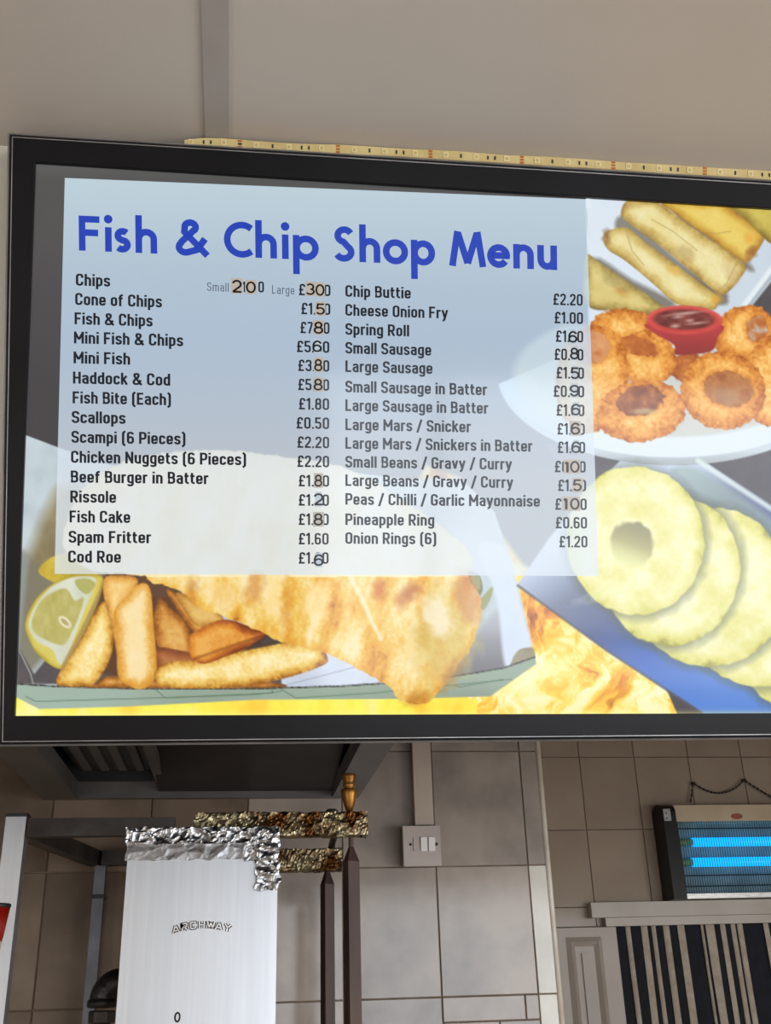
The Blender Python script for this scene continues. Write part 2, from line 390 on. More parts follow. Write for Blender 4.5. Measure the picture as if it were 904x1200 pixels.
# ---------------------------------------------------------------- fused switch and trunking
sw_m = mat('switch_plastic', (176, 164, 156), .35, col2=(168, 155, 146), scale=10)
rock_m = mat('rocker_plastic', (204, 196, 192), .3)
YW = YA-.008
def A(px, py, Y=YW): return onY(px, py, Y)
tx0 = A(484.5, 920, YA-.02).x; tx1 = A(506, 920, YA-.02).x
trk = boxo('cable_trunking', (tx0, tx1, YA-.028, YA-.0075, A(495, 968).z, ZC-.02), mat('trunking_plastic', (184, 170, 156), .35, col2=(172, 156, 141), scale=6), bevel=.002)
tag(trk, 'cream plastic cable trunking running up from the switch', 'trunking')
sx0, sx1 = A(473, 1000, YA-.04).x, A(517, 1000, YA-.04).x; sz0, sz1 = A(495, 1015, YA-.04).z, A(495, 968, YA-.04).z
sw = empty('wall_switch', ((sx0+sx1)/2, YA-.02, sz0), 'square cream fused wall switch with two rockers on the marbled tiles', 'switch')
boxo('back_box', (sx0+.002, sx1-.002, YA-.036, YA-.008, sz0+.002, sz1-.002), sw_m, sw, bevel=.002)
fp = boxo('face_plate', (sx0, sx1, YA-.043, YA-.036, sz0, sz1), sw_m, sw, bevel=.003)
W_ = sx1-sx0; zm = (sz0+sz1)/2+.003; hh = .014
boxo('fuse_holder', (sx0+W_*.27, sx0+W_*.42, YA-.0455, YA-.042, zm-hh, zm+hh), sw_m, sw, bevel=.0006)
for u in (.46, .67):
    bm = bmesh.new(); x0 = sx0+W_*u; x1 = x0+W_*.17
    hexa(bm, [(x0, YA-.0455, zm-hh), (x1, YA-.0455, zm-hh), (x1, YA-.042, zm-hh), (x0, YA-.042, zm-hh), (x0, YA-.0495, zm+hh), (x1, YA-.0495, zm+hh), (x1, YA-.042, zm+hh), (x0, YA-.042, zm+hh)])
    bobj('rocker', bm, rock_m, sw, bevel=.0006)
for u, r in ((.19, .0028), (.88, .0035)):
    bm = lathe([(r, 0), (r, .002)], 12); bmesh.ops.rotate(bm, verts=bm.verts, matrix=Matrix.Rotation(math.pi/2, 3, 'X')); bmesh.ops.translate(bm, verts=bm.verts, vec=(sx0+W_*u, YA-.0425, zm)); bobj('screw', bm, blackp, sw)

# ---------------------------------------------------------------- extractor hood
steel = mat('brushed_steel', (198, 201, 206), .38, 1., col2=(192, 195, 200), scale=140, stretch=(1, 1, .02), rough2=.40)
dsteel = mat('dark_hood_steel', (76, 74, 76), .42, .75, col2=(56, 54, 56), scale=4)
rim_m = mat('hood_rim_enamel', (104, 100, 99), .4, .3, col2=(84, 79, 76), scale=5)
ZH = onY(395, 934, YA-.03).z
pR0 = onZ(417, 873, ZH).x; pR0b = onY(394, 932, YA-.03).x; pR1 = onZ(451, 872, ZH).x
pL0 = onY(88, 957, YA-.03).x; pL1 = onY(47, 957, YA-.03).x
xi1 = (pR0+pR0b)/2; xo1 = xi1 + .058
xi0 = pL0; xo0 = pL1
hy0, hy1 = 1.52, YA-.012
hood = empty('extractor_hood', ((xo0+xo1)/2, hy0, ZH), 'dark steel extractor hood under the ceiling above the fryer', 'extractor hood')
zt = ZH+.30
def rimbox(x0, x1, y0, y1): return boxo('hood_rim', (x0, x1, y0, y1, ZH, ZH+.035), rim_m, hood, bevel=.002)
rimbox(xo0, xi0, hy0, hy1); rimbox(xi1, xo1, hy0, hy1); rimbox(xi0, xi1, hy1-.022, hy1); rimbox(xi0, xi1, hy0, hy0+.03)
bm = bmesh.new()
for (x0, x1, y0, y1) in ((xo0, xo0+.004, hy0, hy1), (xo1-.004, xo1, hy0, hy1), (xo0+.004, xo1-.004, hy0, hy0+.004), (xo0+.004, xo1-.004, hy1-.004, hy1)):
    box(bm, x0, x1, y0, y1, ZH+.035, zt)
box(bm, xo0, xo1, hy0, hy1, zt, zt+.004)
bobj('canopy', bm, dsteel, hood)
# inside: a sloping baffle plate and the filter frames
xm = xi0+.17
bm = bmesh.new(); hexa(bm, [(xm, hy0+.05, ZH+.15), (xi1, hy0+.05, ZH+.15), (xi1, hy1-.03, ZH+.012), (xm, hy1-.03, ZH+.012),
                            (xm, hy0+.05, ZH+.156), (xi1, hy0+.05, ZH+.156), (xi1, hy1-.03, ZH+.018), (xm, hy1-.03, ZH+.018)])
bobj('baffle_plate', bm, dsteel, hood)
for k in range(2):
    y0 = hy0+.10+k*.33
    f_ = boxo('grease_filter', (xi0+.004, xm-.006, y0, y0+.31, ZH+.05-.0*k, ZH+.06-.0*k), dsteel, hood, bevel=.001)
    for j in range(4):
        boxo('baffle_slat', (xi0+.02+j*.036, xi0+.036+j*.036, y0+.015, y0+.295, ZH+.044, ZH+.05), rim_m, f_)
bm = bmesh.new(); box(bm, xm-.006, xm+.012, hy0+.03, hy1-.03, ZH+.03, ZH+.05); bobj('filter_rail', bm, rim_m, hood)

# ---------------------------------------------------------------- steel frame at the left
fr = empty('steel_frame', (onY(20, 1100, 1.85).x, 1.85, 1.0), 'square tube steel frame with a black capped post at the left edge', 'frame')
YF, YR = 1.85, 2.30
blk_m = mat('black_cap', (24, 24, 25), .5)
bx0 = onY(7, 958, YF).x; bx1 = onY(31, 958, YF).x; ptop = onY(20, 957, YF).z; pw = bx1-bx0
boxo('post', (bx0, bx1, YF, YF+pw, .9, ptop), steel, fr, bevel=.003)
cp = boxo('post_cap', (bx0-.001, bx1+.001, YF-.001, YF+pw+.001, ptop, ptop+.006), blk_m, fr, bevel=.002); cp['label'] = 'black plastic cap on the post'
bt = onY(90, 959, YF+.01).z; bb = onY(90, 980, YF+.01).z; rear_x0 = onY(104, 1100, YR).x; rear_x1 = onY(117, 1100, YR).x
darkt = mat('sooty_steel', (88, 83, 80), .4, .7, col2=(48, 42, 39), scale=9)
fx1 = onY(205, 965, YF).x
boxo('cross_bar', (bx1+.001, fx1, YF+.004, YF+pw-.004, bb, bt), darkt, fr, bevel=.002)
boxo('rear_bar', (rear_x0+.012, fx1, YR, YR+.03, bb, bt), darkt, fr, bevel=.002)
bm = bmesh.new(); xq = bx1-.012
hexa(bm, [(xq-.014, YF+pw+.001, bb), (xq+.016, YF+pw+.001, bb), (rear_x0+.012, YR+.03, bb), (rear_x0-.016, YR+.03, bb), (xq-.014, YF+pw+.001, bt), (xq+.016, YF+pw+.001, bt), (rear_x0+.012, YR+.03, bt), (rear_x0-.016, YR+.03, bt)])
bobj('side_bar', bm, darkt, fr)
boxo('post', (rear_x0, rear_x1, YR+.004, YR+.028, .9, bb-.001), mat('dull_steel', (112, 114, 120), .4, .9, col2=(96, 97, 102), scale=20), fr, bevel=.002)
boxo('post_collar', (rear_x0-.002, rear_x1+.002, YR+.002, YR+.03, onY(110, 1053, YR).z, onY(110, 1048, YR).z), blk_m, fr)

# ---------------------------------------------------------------- fryer flue box
YP = 1.74
gx0 = (onY(150.5, 985, YP).x + onY(136, 1195, YP).x)/2; gx1 = (onY(327, 985, YP).x + onY(322, 1195, YP).x)/2
gt = onY(240, 974, YP).z
fl = empty('fryer_flue', ((gx0+gx1)/2, YP+.1, .95), 'brushed steel fryer flue box with crumpled foil over its top edge', 'fryer flue')
bm = bmesh.new(); box(bm, gx0, gx1, YP, YP+.10, .9, gt); bobj('flue_box', bm, steel, fl, bevel=.003)
foil = mat('crumpled_foil', (186, 186, 190), .27, 1., col2=(150, 149, 148), scale=18)
burnt = mat('burnt_foil', (166, 154, 122), .32, .92, col2=(74, 44, 18), scale=26, contrast=(.36, .6), detail=5)
from mathutils import noise as mn
def ridge(p, sc, seed):
    """folds of crumpled foil: sharp ridges between smooth facets"""
    q = Vector(p)*sc + Vector((seed*3.7, seed*1.3, 0)); d, _ = mn.voronoi(q)
    return 1-min(1, (d[1]-d[0])*2.2) + .5*mn.noise(q*.7)
def crumple(x0, x1, y, z0, z1, nx, nz, amp, m, name, parent, seed=0, edge=.0015, fold=None, sc=30):
    nx = int((x1-x0)/.0021); nz = max(3, int((z1-z0)/.0021))
    rs = random.Random(seed); vs = []; fs = []
    for j in range(nz+1):
        for i in range(nx+1):
            u = i/nx; v = j/nz; x = x0+(x1-x0)*u; z = z0+(z1-z0)*v
            r = ridge((x, 0, z), sc, seed)+.4*ridge((x, 0, z), sc*2.4, seed+5)
            ez = mn.noise(Vector((x*60, seed, v*3)))*edge*2 if j in (0, nz) else 0
            ex = mn.noise(Vector((z*60, seed, 4)))*edge*2 if i in (0, nx) else 0
            vs.append((x+ex, y - max(0, r+.5)*amp*.6, z+ez))
    for j in range(nz):
        for i in range(nx):
            a = j*(nx+1)+i; fs.append((a, a+1, a+nx+2, a+nx+1))
    n0 = len(vs)
    vs += [(v[0], y+.0008, v[2]) for v in vs]
    fs += [tuple(n0+k for k in f[::-1]) for f in fs]
    ring = [i for i in range(nx+1)] + [j*(nx+1)+nx for j in range(1, nz+1)] + [nz*(nx+1)+i for i in range(nx-1, -1, -1)] + [j*(nx+1) for j in range(nz-1, 0, -1)]
    for a, b in zip(ring, ring[1:]+ring[:1]): fs.append((b, a, a+n0, b+n0))
    return pyd(name, vs, fs, m, parent)
fz = onY(240, 1007.5, YP).z
f1 = crumple(gx0-.003, gx1+.001, YP-.001, fz, gt-.018, 16, 3, .0011, foil, 'foil_wrap', fl, 3, sc=26)
crumple(gx0-.004, gx1+.002, YP-.003, gt-.02, gt+.005, 46, 5, .007, foil, 'foil_edge', f1, 4)
crumple(onY(299, 1020, YP).x, gx1+.002, YP-.003, onY(310, 1043, YP).z, gt-.015, 9, 13, .006, foil, 'foil_flap', f1, 5, edge=.004)
crumple(gx1-.052, gx1+.0015, YP-.002, fz-.004, gt-.015, 12, 9, .005, foil, 'foil_patch', f1, 15, edge=.003)
# top of the foil running back over the box
bm = bmesh.new(); rs = random.Random(9); nx, ny = 30, 6; g_ = [[bm.verts.new((gx0-.004+(gx1-gx0+.006)*i/nx, YP-.004+.108*j/ny, gt+.002+rs.random()*.006)) for i in range(nx+1)] for j in range(ny+1)]
for j in range(ny):
    for i in range(nx): bm.faces.new([g_[j][i], g_[j][i+1], g_[j+1][i+1], g_[j+1][i]])
bobj('foil_top', bm, foil, f1)

# ---------------------------------------------------------------- stroke lettering
def G(w, *paths): return (w, paths)
T_ = .155; Lx = .078; Rx = .422; tp = .922; bt_ = .078; R0 = .17
def g_caps(R=Rx):
    L = Lx; c = {}
    c['A'] = G(.54, ('o', (.035, 0), (.27, .985, 0), (.505, 0)), ('o', (.12, .25), (.42, .25)))
    c['B'] = G(.5, ('c', (L, tp, 0), (L, bt_, 0), (R, bt_), (R, .515), (L, .515, 0)), ('c', (L, tp, 0), (L, .515, 0), (R-.015, .515), (R-.015, tp)))
    c['C'] = G(.5, ('o', (R, .66), (R, tp), (L, tp), (L, bt_), (R, bt_), (R, .34)))
    c['E'] = G(.45, ('o', (.44, bt_), (L, bt_, 0), (L, tp, 0), (.44, tp)), ('o', (L, .5), (.40, .5)))
    c['F'] = G(.45, ('o', (L, 0), (L, tp, 0), (.44, tp)), ('o', (L, .49), (.39, .49)))
    c['G'] = G(.5, ('o', (R, .70), (R, tp), (L, tp), (L, bt_), (R, bt_), (R, .47, 0), (.26, .47)))
    c['H'] = G(.52, ('o', (L, 0), (L, 1)), ('o', (.44, 0), (.44, 1)), ('o', (L, .5), (.44, .5)))
    c['L'] = G(.44, ('o', (L, 1), (L, bt_, 0), (.43, bt_)))
    c['M'] = G(.66, ('o', (L, 0), (L, .9, 0), (.33, .34, 0), (.582, .9, 0), (.582, 0)), ('o', (L, .8), (L, 1)), ('o', (.582, .8), (.582, 1)))
    c['N'] = G(.54, ('o', (L, 0), (L, 1)), ('o', (L, .93), (.46, .07)), ('o', (.46, 0), (.46, 1)))
    c['O'] = G(.5, ('c', (R, tp), (L, tp), (L, bt_), (R, bt_)))
    c['P'] = G(.49, ('o', (L, 0), (L, 1)), ('c', (L, tp, 0), (L, .43, 0), (R, .43), (R, tp)))
    c['R'] = G(.51, ('o', (L, 0), (L, 1)), ('c', (L, tp, 0), (L, .45, 0), (R, .45), (R, tp)), ('o', (.25, .45), (.45, 0)))
    c['S'] = G(.49, ('o', (R, .72), (R, tp), (L, tp), (L, .53), (R, .47), (R, bt_), (L, bt_), (L, .28)))
    c['W'] = G(.74, ('o', (.04, 1), (.2, .03, 0), (.37, .92, 0), (.54, .03, 0), (.70, 1)))
    c['Y'] = G(.54, ('o', (.04, 1), (.27, .48, 0), (.5, 1)), ('o', (.27, .5), (.27, 0)))
    x = .662; r = .362
    c['a'] = G(.44, ('o', (L, .55), (L, x), (r, x), (r, 0)), ('c', (r, .42, 0), (L, .42), (L, bt_-.005), (r, bt_-.005, 0)))
    c['b'] = G(.44, ('o', (L, 0), (L, 1)), ('c', (L, x, 0), (L, bt_, 0), (r, bt_), (r, x)))
    c['c'] = G(.42, ('o', (r-.01, .49), (r-.01, x), (L, x), (L, bt_), (r-.01, bt_), (r-.01, .25)))
    c['d'] = G(.44, ('o', (r, 0), (r, 1)), ('c', (r, x, 0), (L, x), (L, bt_), (r, bt_, 0)))
    c['e'] = G(.44, ('o', (r, .22), (r, bt_), (L, bt_), (L, x), (r, x), (r, .35, 0), (L, .35)))
    c['f'] = G(.31, ('o', (.12, 0), (.12, tp), (.31, tp)), ('o', (0, x), (.29, x)))
    c['g'] = G(.44, ('o', (r, .74), (r, -.18), (L, -.18), (L, -.08)), ('c', (r, x, 0), (L, x), (L, bt_), (r, bt_, 0)))
    c['h'] = G(.44, ('o', (L, 0), (L, 1)), ('o', (L, x, 0), (r, x), (r, 0)))
    c['i'] = G(.156, ('o', (L, 0), (L, .74)), ('o', (L, .85), (L, 1.0)))
    c['k'] = G(.43, ('o', (L, 0), (L, 1)), ('o', (.37, .74), (.1, .33)), ('o', (.17, .47), (.39, 0)))
    c['l'] = G(.156, ('o', (L, 0), (L, 1)))
    c['m'] = G(.68, ('o', (L, 0), (L, .74)), ('o', (L, x, 0), (.34, x), (.34, 0)), ('o', (.3, x), (.602, x), (.602, 0)))
    c['n'] = G(.44, ('o', (L, 0), (L, .74)), ('o', (L, x, 0), (r, x), (r, 0)))
    c['o'] = G(.44, ('c', (r, x), (L, x), (L, bt_), (r, bt_)))
    c['p'] = G(.44, ('o', (L, -.25), (L, .74)), ('c', (L, x, 0), (L, bt_, 0), (r, bt_), (r, x)))
    c['r'] = G(.30, ('o', (L, 0), (L, .74)), ('o', (L, .56), (L+.04, x), (.31, x)))
    c['s'] = G(.42, ('o', (r-.01, .53), (r-.01, x), (L, x), (L, .40), (r-.01, .34), (r-.01, bt_), (L, bt_), (L, .21)))
    c['t'] = G(.31, ('o', (.12, .93), (.12, bt_), (.31, bt_)), ('o', (0, x), (.30, x)))
    c['u'] = G(.44, ('o', (L, .74), (L, bt_), (r, bt_, 0)), ('o', (r, .74), (r, 0)))
    c['v'] = G(.42, ('o', (.05, .74), (.21, .03, 0), (.37, .74)))
    c['y'] = G(.44, ('o', (.05, .74), (.225, .06)), ('o', (.395, .74), (.17, -.18, .1), (.05, -.18)))
    c['&'] = G(.62, ('o', (.60, 0), (.13, .70), (.13, tp), (.40, tp), (.40, .66), (L, .36), (L, bt_), (.44, bt_), (.53, .42)))
    c['('] = G(.26, ('o', (.24, 1.04), (.09, .93, .12), (.09, -.06, .12), (.24, -.17)))
    c[')'] = G(.26, ('o', (.02, 1.04), (.17, .93, .12), (.17, -.06, .12), (.02, -.17)))
    c['/'] = G(.36, ('o', (.03, -.1), (.33, 1.04)))
    c['.'] = G(.156, ('o', (L, 0), (L, .155)))
    c['£'] = G(.5, ('o', (R+.01, .72), (R+.01, tp), (.15, tp), (.15, bt_)), ('o', (.02, bt_), (.47, bt_)), ('o', (.03, .49), (.36, .49)))
    c['0'] = G(.49, ('c', (.41, tp), (L, tp), (L, bt_), (.41, bt_)))
    c['1'] = G(.30, ('o', (.01, .77), (.2, .95, .02), (.2, 0)))
    c['2'] = G(.48, ('o', (L, .72), (L, tp), (.40, tp), (.40, .60), (L, .16, .05), (L, bt_, 0), (.46, bt_)))
    c['3'] = G(.48, ('o', (L, .74), (L, tp), (.40, tp), (.40, .52), (.2, .52)), ('o', (.2, .52), (.40, .52), (.40, bt_), (L, bt_), (L, .27)))
    c['5'] = G(.48, ('o', (.42, tp), (L, tp, 0), (L, .56, 0), (.40, .56), (.40, bt_), (L, bt_), (L, .26)))
    c['6'] = G(.48, ('c', (.40, .55), (L, .55), (L, bt_), (.40, bt_)), ('o', (L, .4), (L, tp), (.39, tp), (.39, .77)))
    c['7'] = G(.46, ('o', (.02, tp), (.40, tp, 0), (.16, 0)))
    c['8'] = G(.48, ('c', (.40, .52), (L, .52), (L, bt_), (.40, bt_)), ('c', (.385, tp), (.095, tp), (.095, .52), (.385, .52)))
    c['9'] = G(.48, ('c', (.40, tp), (L, tp), (L, .44), (.40, .44)), ('o', (.40, .6), (.40, bt_), (.09, bt_), (.09, .23)))
    return c
DIN = g_caps()
def arc(cx, cy, r, a0, a1, n=14, ry=None):
    ry = ry or r
    return [(cx+r*math.cos(math.radians(a0+(a1-a0)*i/n)), cy+ry*math.sin(math.radians(a0+(a1-a0)*i/n)), 0) for i in range(n+1)]
# geometric bold face of the heading, widths and heights in cap heights, stroke .19
h_ = .095
def bowl(cx, r=.265, cy=.335): return ['c'] + arc(cx, cy, r, 0, 360, 22)[:-1]
arch = lambda x0, x1, xh: ['o', (x1, 0, 0)] + arc((x0+x1)/2, xh-h_-(x1-x0)/2, (x1-x0)/2, 0, 180, 12) + [(x0, xh-.3, 0)]
HEAD = {
 'F': G(.58, ('o', (h_, 0), (h_, 1)), ('o', (h_, .905), (.58, .905)), ('o', (h_, .52), (.54, .52))),
 'i': G(.25, ('o', (.125, 0), (.125, .70)), ['d', (.125, .93, .125)]),
 's': G(.45, ['o'] + arc(.235, .475, .135, 40, 250, 12, .125) + arc(.215, .215, .145, 70, -140, 12, .13)[1:]),
 'h': G(.6, ('o', (h_, 0), (h_, 1.08)), tuple(arch(h_, .505, .70))),
 '&': G(.9, ['o', (.86, .0, 0), (.24, .66, 0)] + arc(.40, .80, .15, 190, -60, 10, .13) + [(.17, .38, 0)] + arc(.27, .22, .18, 140, 290, 8, .15) + [(.58, .16, 0), (.80, .48, 0)]),
 'C': G(.76, ['o'] + arc(.52, .5, .43, 50, 310, 22, .42)),
 'p': G(.7, ('o', (h_, -.42), (h_, .70)), bowl(.37)),
 'S': G(.58, ['o'] + arc(.295, .735, .185, 25, 260, 12, .175) + arc(.27, .27, .205, 75, -155, 12, .185)[1:]),
 'o': G(.66, bowl(.33)),
 'M': G(1.06, ('o', (.09, 0), (.245, 1.0)), ('o', (.255, .96), (.53, .09)), ('o', (.53, .09), (.805, .96)), ('o', (.815, 1.0), (.97, 0))),
 'e': G(.64, ['o', (.10, .35, 0), (.56, .35, 0)] + arc(.32, .335, .245, 8, 325, 22)),
 'n': G(.6, ('o', (h_, 0), (h_, .70)), tuple(arch(h_, .505, .70))),
 'u': G(.6, ['o', (h_, .70, 0)] + arc(.30, .30, .205, 180, 360, 12) + [(.505, .3, 0)], ('o', (.505, 0), (.505, .70))),
}
def round_path(pts, closed, R):
    P = [(p[0], p[1], (p[2] if len(p) > 2 else R)) for p in pts]; out = []; n = len(P)
    for i, (x, y, r) in enumerate(P):
        if r == 0 or (not closed and i in (0, n-1)): out.append((x, y)); continue
        a = P[i-1]; b = P[(i+1) % n]
        da = math.hypot(a[0]-x, a[1]-y); db = math.hypot(b[0]-x, b[1]-y)
        ka = 1.0 if (not closed and i-1 == 0) or a[2] == 0 else .5; kb = 1.0 if (not closed and i+1 == n-1) or b[2] == 0 else .5
        r = min(r, da*ka*.98, db*kb*.98)
        s = (x+(a[0]-x)*r/da, y+(a[1]-y)*r/da); e = (x+(b[0]-x)*r/db, y+(b[1]-y)*r/db)
        for k in range(6):
            t = k/5; out.append(((1-t)**2*s[0]+2*t*(1-t)*x+t*t*e[0], (1-t)**2*s[1]+2*t*(1-t)*y+t*t*e[1]))
    res = [out[0]]
    for p in out[1:]:
        if math.hypot(p[0]-res[-1][0], p[1]-res[-1][1]) > 1e-4: res.append(p)
    if closed and math.hypot(res[0][0]-res[-1][0], res[0][1]-res[-1][1]) < 1e-4: res.pop()
    return res
def ribbon(pts, closed, t):
    n = len(pts); L = []; Rr = []
    for i, (x, y) in enumerate(pts):
        a = pts[i-1] if (i > 0 or closed) else None; b = pts[(i+1) % n] if (i < n-1 or closed) else None
        ns = []
        if a: dx, dy = x-a[0], y-a[1]; l = math.hypot(dx, dy) or 1; ns.append((-dy/l, dx/l))
        if b: dx, dy = b[0]-x, b[1]-y; l = math.hypot(dx, dy) or 1; ns.append((-dy/l, dx/l))
        nx = sum(q[0] for q in ns)/len(ns); ny = sum(q[1] for q in ns)/len(ns); m2 = nx*nx+ny*ny
        k = 1/max(m2, .28); nx *= k*t/2; ny *= k*t/2
        L.append((x+nx, y+ny)); Rr.append((x-nx, y-ny))
    return L, Rr
LAY = []
def glyphs2d(font, text, thick, R, gap=.085, space=.24, boxes=None, xs=1.0):
    """2-D vertices/faces of a line of text; boxes gives (x0, x1) for every letter instead of running widths"""
    V = []; Fc = []; x = 0; k = 0
    for ch in text:
        if ch == ' ': x += space; continue
        wd, paths = font[ch]
        if boxes: ox, sx = boxes[k][0], (boxes[k][1]-boxes[k][0])/wd
        else: ox, sx = x, 1.0
        for p in paths:
            if p[0] == 'd':
                cx, cy, r = p[1]; b = len(V); V.append((ox+cx*sx, cy))
                for q in range(16): V.append((ox+cx*sx+r*math.cos(q*math.pi/8), cy+r*math.sin(q*math.pi/8)))
                Fc += [(b, b+1+q, b+1+(q+1) % 16) for q in range(16)]; continue
            cl = p[0] == 'c'
            c = round_path([(ox+(q[0]*sx),)+tuple(q[1:]) for q in p[1:]], cl, R)
            runs = [c]
            if not cl:                      # sharp corners become two overlapping strokes
                runs = [[c[0]]]
                for i in range(1, len(c)):
                    runs[-1].append(c[i])
                    if i < len(c)-1:
                        a1 = math.atan2(c[i][1]-c[i-1][1], c[i][0]-c[i-1][0]); a2 = math.atan2(c[i+1][1]-c[i][1], c[i+1][0]-c[i][0])
                        if abs((a2-a1+math.pi) % (2*math.pi)-math.pi) > 1.75: runs.append([c[i]])
            for c in runs:
                L, Rr = ribbon(c, cl, thick); b = len(V); n = len(c)
                LAY.extend([(len(V), len(V)+2*n, len(LAY) % 4)]); V += L + Rr
                for i in range(n if cl else n-1): j = (i+1) % n; Fc.append((b+i, b+n+i, b+n+j, b+j))
        x += wd + gap; k += 1
    return V, Fc, x-gap
def text_on_sign(name, text, p0, p1, cap, m, parent, off, font=DIN, thick=T_, R=R0, lean=(0, 0), boxes=None, gap=.085, space=.26, xs=None):
    """lettering printed on the sign's face from pixel p0 to p1 (baseline ends); cap = height of capitals in pixels"""
    if boxes: boxes = [(b[0]/cap, b[1]/cap) for b in boxes]
    LAY.clear(); V, Fc, wd = glyphs2d(font, text, thick, R, gap, space, boxes)
    if boxes: wd = boxes[-1][1]-boxes[0][0]; base = boxes[0][0]
    else: base = 0
    vs = []; lv = [0]*len(V)
    for i0, i1, k in LAY:
        for i in range(i0, i1): lv[i] = k
    for (x, y), k in zip(V, lv):
        u = (x-base)/wd
        vs.append(tuple(onS(p0[0]+(p1[0]-p0[0])*u + y*cap*lean[0], p0[1]+(p1[1]-p0[1])*u - y*cap, off+k*.00003)))
    me = bpy.data.meshes.new(name); me.from_pydata(vs, [], Fc); me.update()
    bm = bmesh.new(); bm.from_mesh(me)
    for f in bm.faces:
        f.normal_update()
        if f.normal.dot(SNV) < 0: f.normal_flip()
    bm.to_mesh(me); bm.free()
    return link(name, me, m, parent)

# name plate on the flue
xa_, xb_ = onY(203, 1086, YP).x, onY(270, 1086, YP).x; zl = onY(237, 1088, YP).z; capm = onY(237, 1079.5, YP).z - zl
V, Fc, wd = glyphs2d(DIN, 'ARCHWAY', .2, .12, gap=.12)
def plate(thick, y, m, name, parent, extr):
    V, Fc, wd = glyphs2d(DIN, 'ARCHWAY', thick, .12, boxes=[(k*1.06, k*1.06+(.86 if k != 4 else .98)) for k in range(7)]); wd = 7.22; bm = bmesh.new(); vv = []
    for x, z in V:
        u = x/wd; ang = (u-.5)*.42
        cx = (xa_+xb_)/2 + (xb_-xa_)*(u-.5) + z*capm*math.sin(ang); cz = zl - .0065*(2*(u-.5))**2 + z*capm*math.cos(ang)
        vv.append((cx, cz))
    E_ = set()
    a = [bm.verts.new((p[0], y-extr, p[1])) for p in vv]; b = [bm.verts.new((p[0], y, p[1])) for p in vv]
    for f in Fc:
        bm.faces.new([a[i] for i in f])
        for i, j in zip(f, f[1:]+f[:1]):
            if (j, i) in E_ or (i, j) in E_: continue
            E_.add((i, j)); bm.faces.new([a[j], a[i], b[i], b[j]])
    return bobj(name, bm, m, parent)
lo = plate(.40, YP, blackp, 'lettering_border', fl, .0012); lo['label'] = 'black outline behind the raised letters'
plate(.17, YP-.0012, mat('polished_letters', (225, 225, 225), .25, .9), 'lettering', lo, .0022)
p = onY(208, 1192, YP)
bm = bmesh.new(); tube(bm, [(p.x+.0035*math.cos(a/8*math.pi), YP-.001, p.z+.006*math.sin(a/8*math.pi)*(1 if a < 8 else 1)) for a in range(17)], .0013, 6); bobj('catch_ring', bm, blackp, fl)

# ---------------------------------------------------------------- foil-wrapped bars, rods and handle right of the flue
YU, YL = 1.80, 1.93
def foil_bar(name, p0, p1, y, dep, label, seed, m=burnt, split=None):
    x0, x1 = onY(p0[0], p0[1], y).x, onY(p1[0], p0[1], y).x; z1 = onY((p0[0]+p1[0])/2, p0[1], y).z; z0 = onY((p0[0]+p1[0])/2, p1[1], y).z
    bm = bmesh.new(); nx = int((x1-x0)/.0022); loop = []; per = []
    for (a_, b_, n_) in (((0, 0), (1, 0), 12), ((1, 0), (1, 1), 8), ((1, 1), (0, 1), 5), ((0, 1), (0, 0), 8)):
        per += [(a_[0]+(b_[0]-a_[0])*k/n_, a_[1]+(b_[1]-a_[1])*k/n_) for k in range(n_)]
    nP = len(per)
    for i in range(nx+1):
        x = x0+(x1-x0)*i/nx; ring = []
        for (v, d_) in per:
            p_ = Vector((x, y+dep*d_, z0+(z1-z0)*v)); r = max(0, ridge(p_, 62, seed)+.5*ridge(p_, 150, seed+2)+.4)*.0032
            dirn = Vector((0, (d_-.5)*2, (v-.5)*2)); dirn.normalize()
            ring.append(bm.verts.new(p_+dirn*r+Vector((mn.noise(p_*90)*.0015, 0, 0))))
        loop.append(ring)
    for a, b in zip(loop, loop[1:]):
        for k in range(nP): j = (k+1) % nP; bm.faces.new([a[k], b[k], b[j], a[j]])
    bm.faces.new(loop[0]); bm.faces.new(loop[-1][::-1])
    o = bobj(name, bm, m); tag(o, label, 'foil bar'); return o, x0, x1, z0, z1
ub, ux0, ux1, uz0, uz1 = foil_bar('foil_bar', (228, 954), (431, 977), YU+.045, .035, 'scorched foil wrapped bar carrying the brass handle, the upper one', 21)
lb, lx0, lx1, lz0, lz1 = foil_bar('foil_bar', (300, 997), (401, 1018), YL, .03, 'shorter scorched foil wrapped bar, the lower one behind the flue', 22)
YM = YU+.062
rs = random.Random(4); bm = bmesh.new()
for k in range(9):
    c0 = Vector((ux1-.012+rs.uniform(-.05, .012), YU+.043, uz0+.001)); 
    v = [bm.verts.new(c0+Vector((rs.uniform(-.009, .012), rs.uniform(-.004, .003), rs.uniform(-.009, .002)))) for _ in range(3)]
    bm.faces.new(v)
fg = bobj('foil_fringe', bm, burnt, ub)
brass = mat('aged_brass', (158, 108, 44), .36, .65, col2=(92, 52, 16), scale=22)
hx = onY(409.5, 940, YM).x; hz0 = onY(410, 951, YM).z; hz1 = onY(410, 907, YM).z; H = hz1-hz0
k = H/1.0; rr = (onY(419, 930, YM).x-onY(400, 930, YM).x)/2
hd = empty('turned_handle', (hx, YM, hz0), 'turned brass handle on a thin rod at the end of the upper foil bar', 'handle')
prof = [(.30, 0), (.42, .03), (.62, .14), (.85, .32), (.98, .46), (1.0, .53), (.96, .58), (.62, .60), (.62, .63), (.80, .66), (.72, .72), (.74, .8), (.86, .88), (.92, .95), (.88, .985), (.5, 1.0)]
bobj('knob', lathe([(p[0]*rr, p[1]*H) for p in prof], 28, (hx, YM, hz0)), brass, hd, smooth=True)
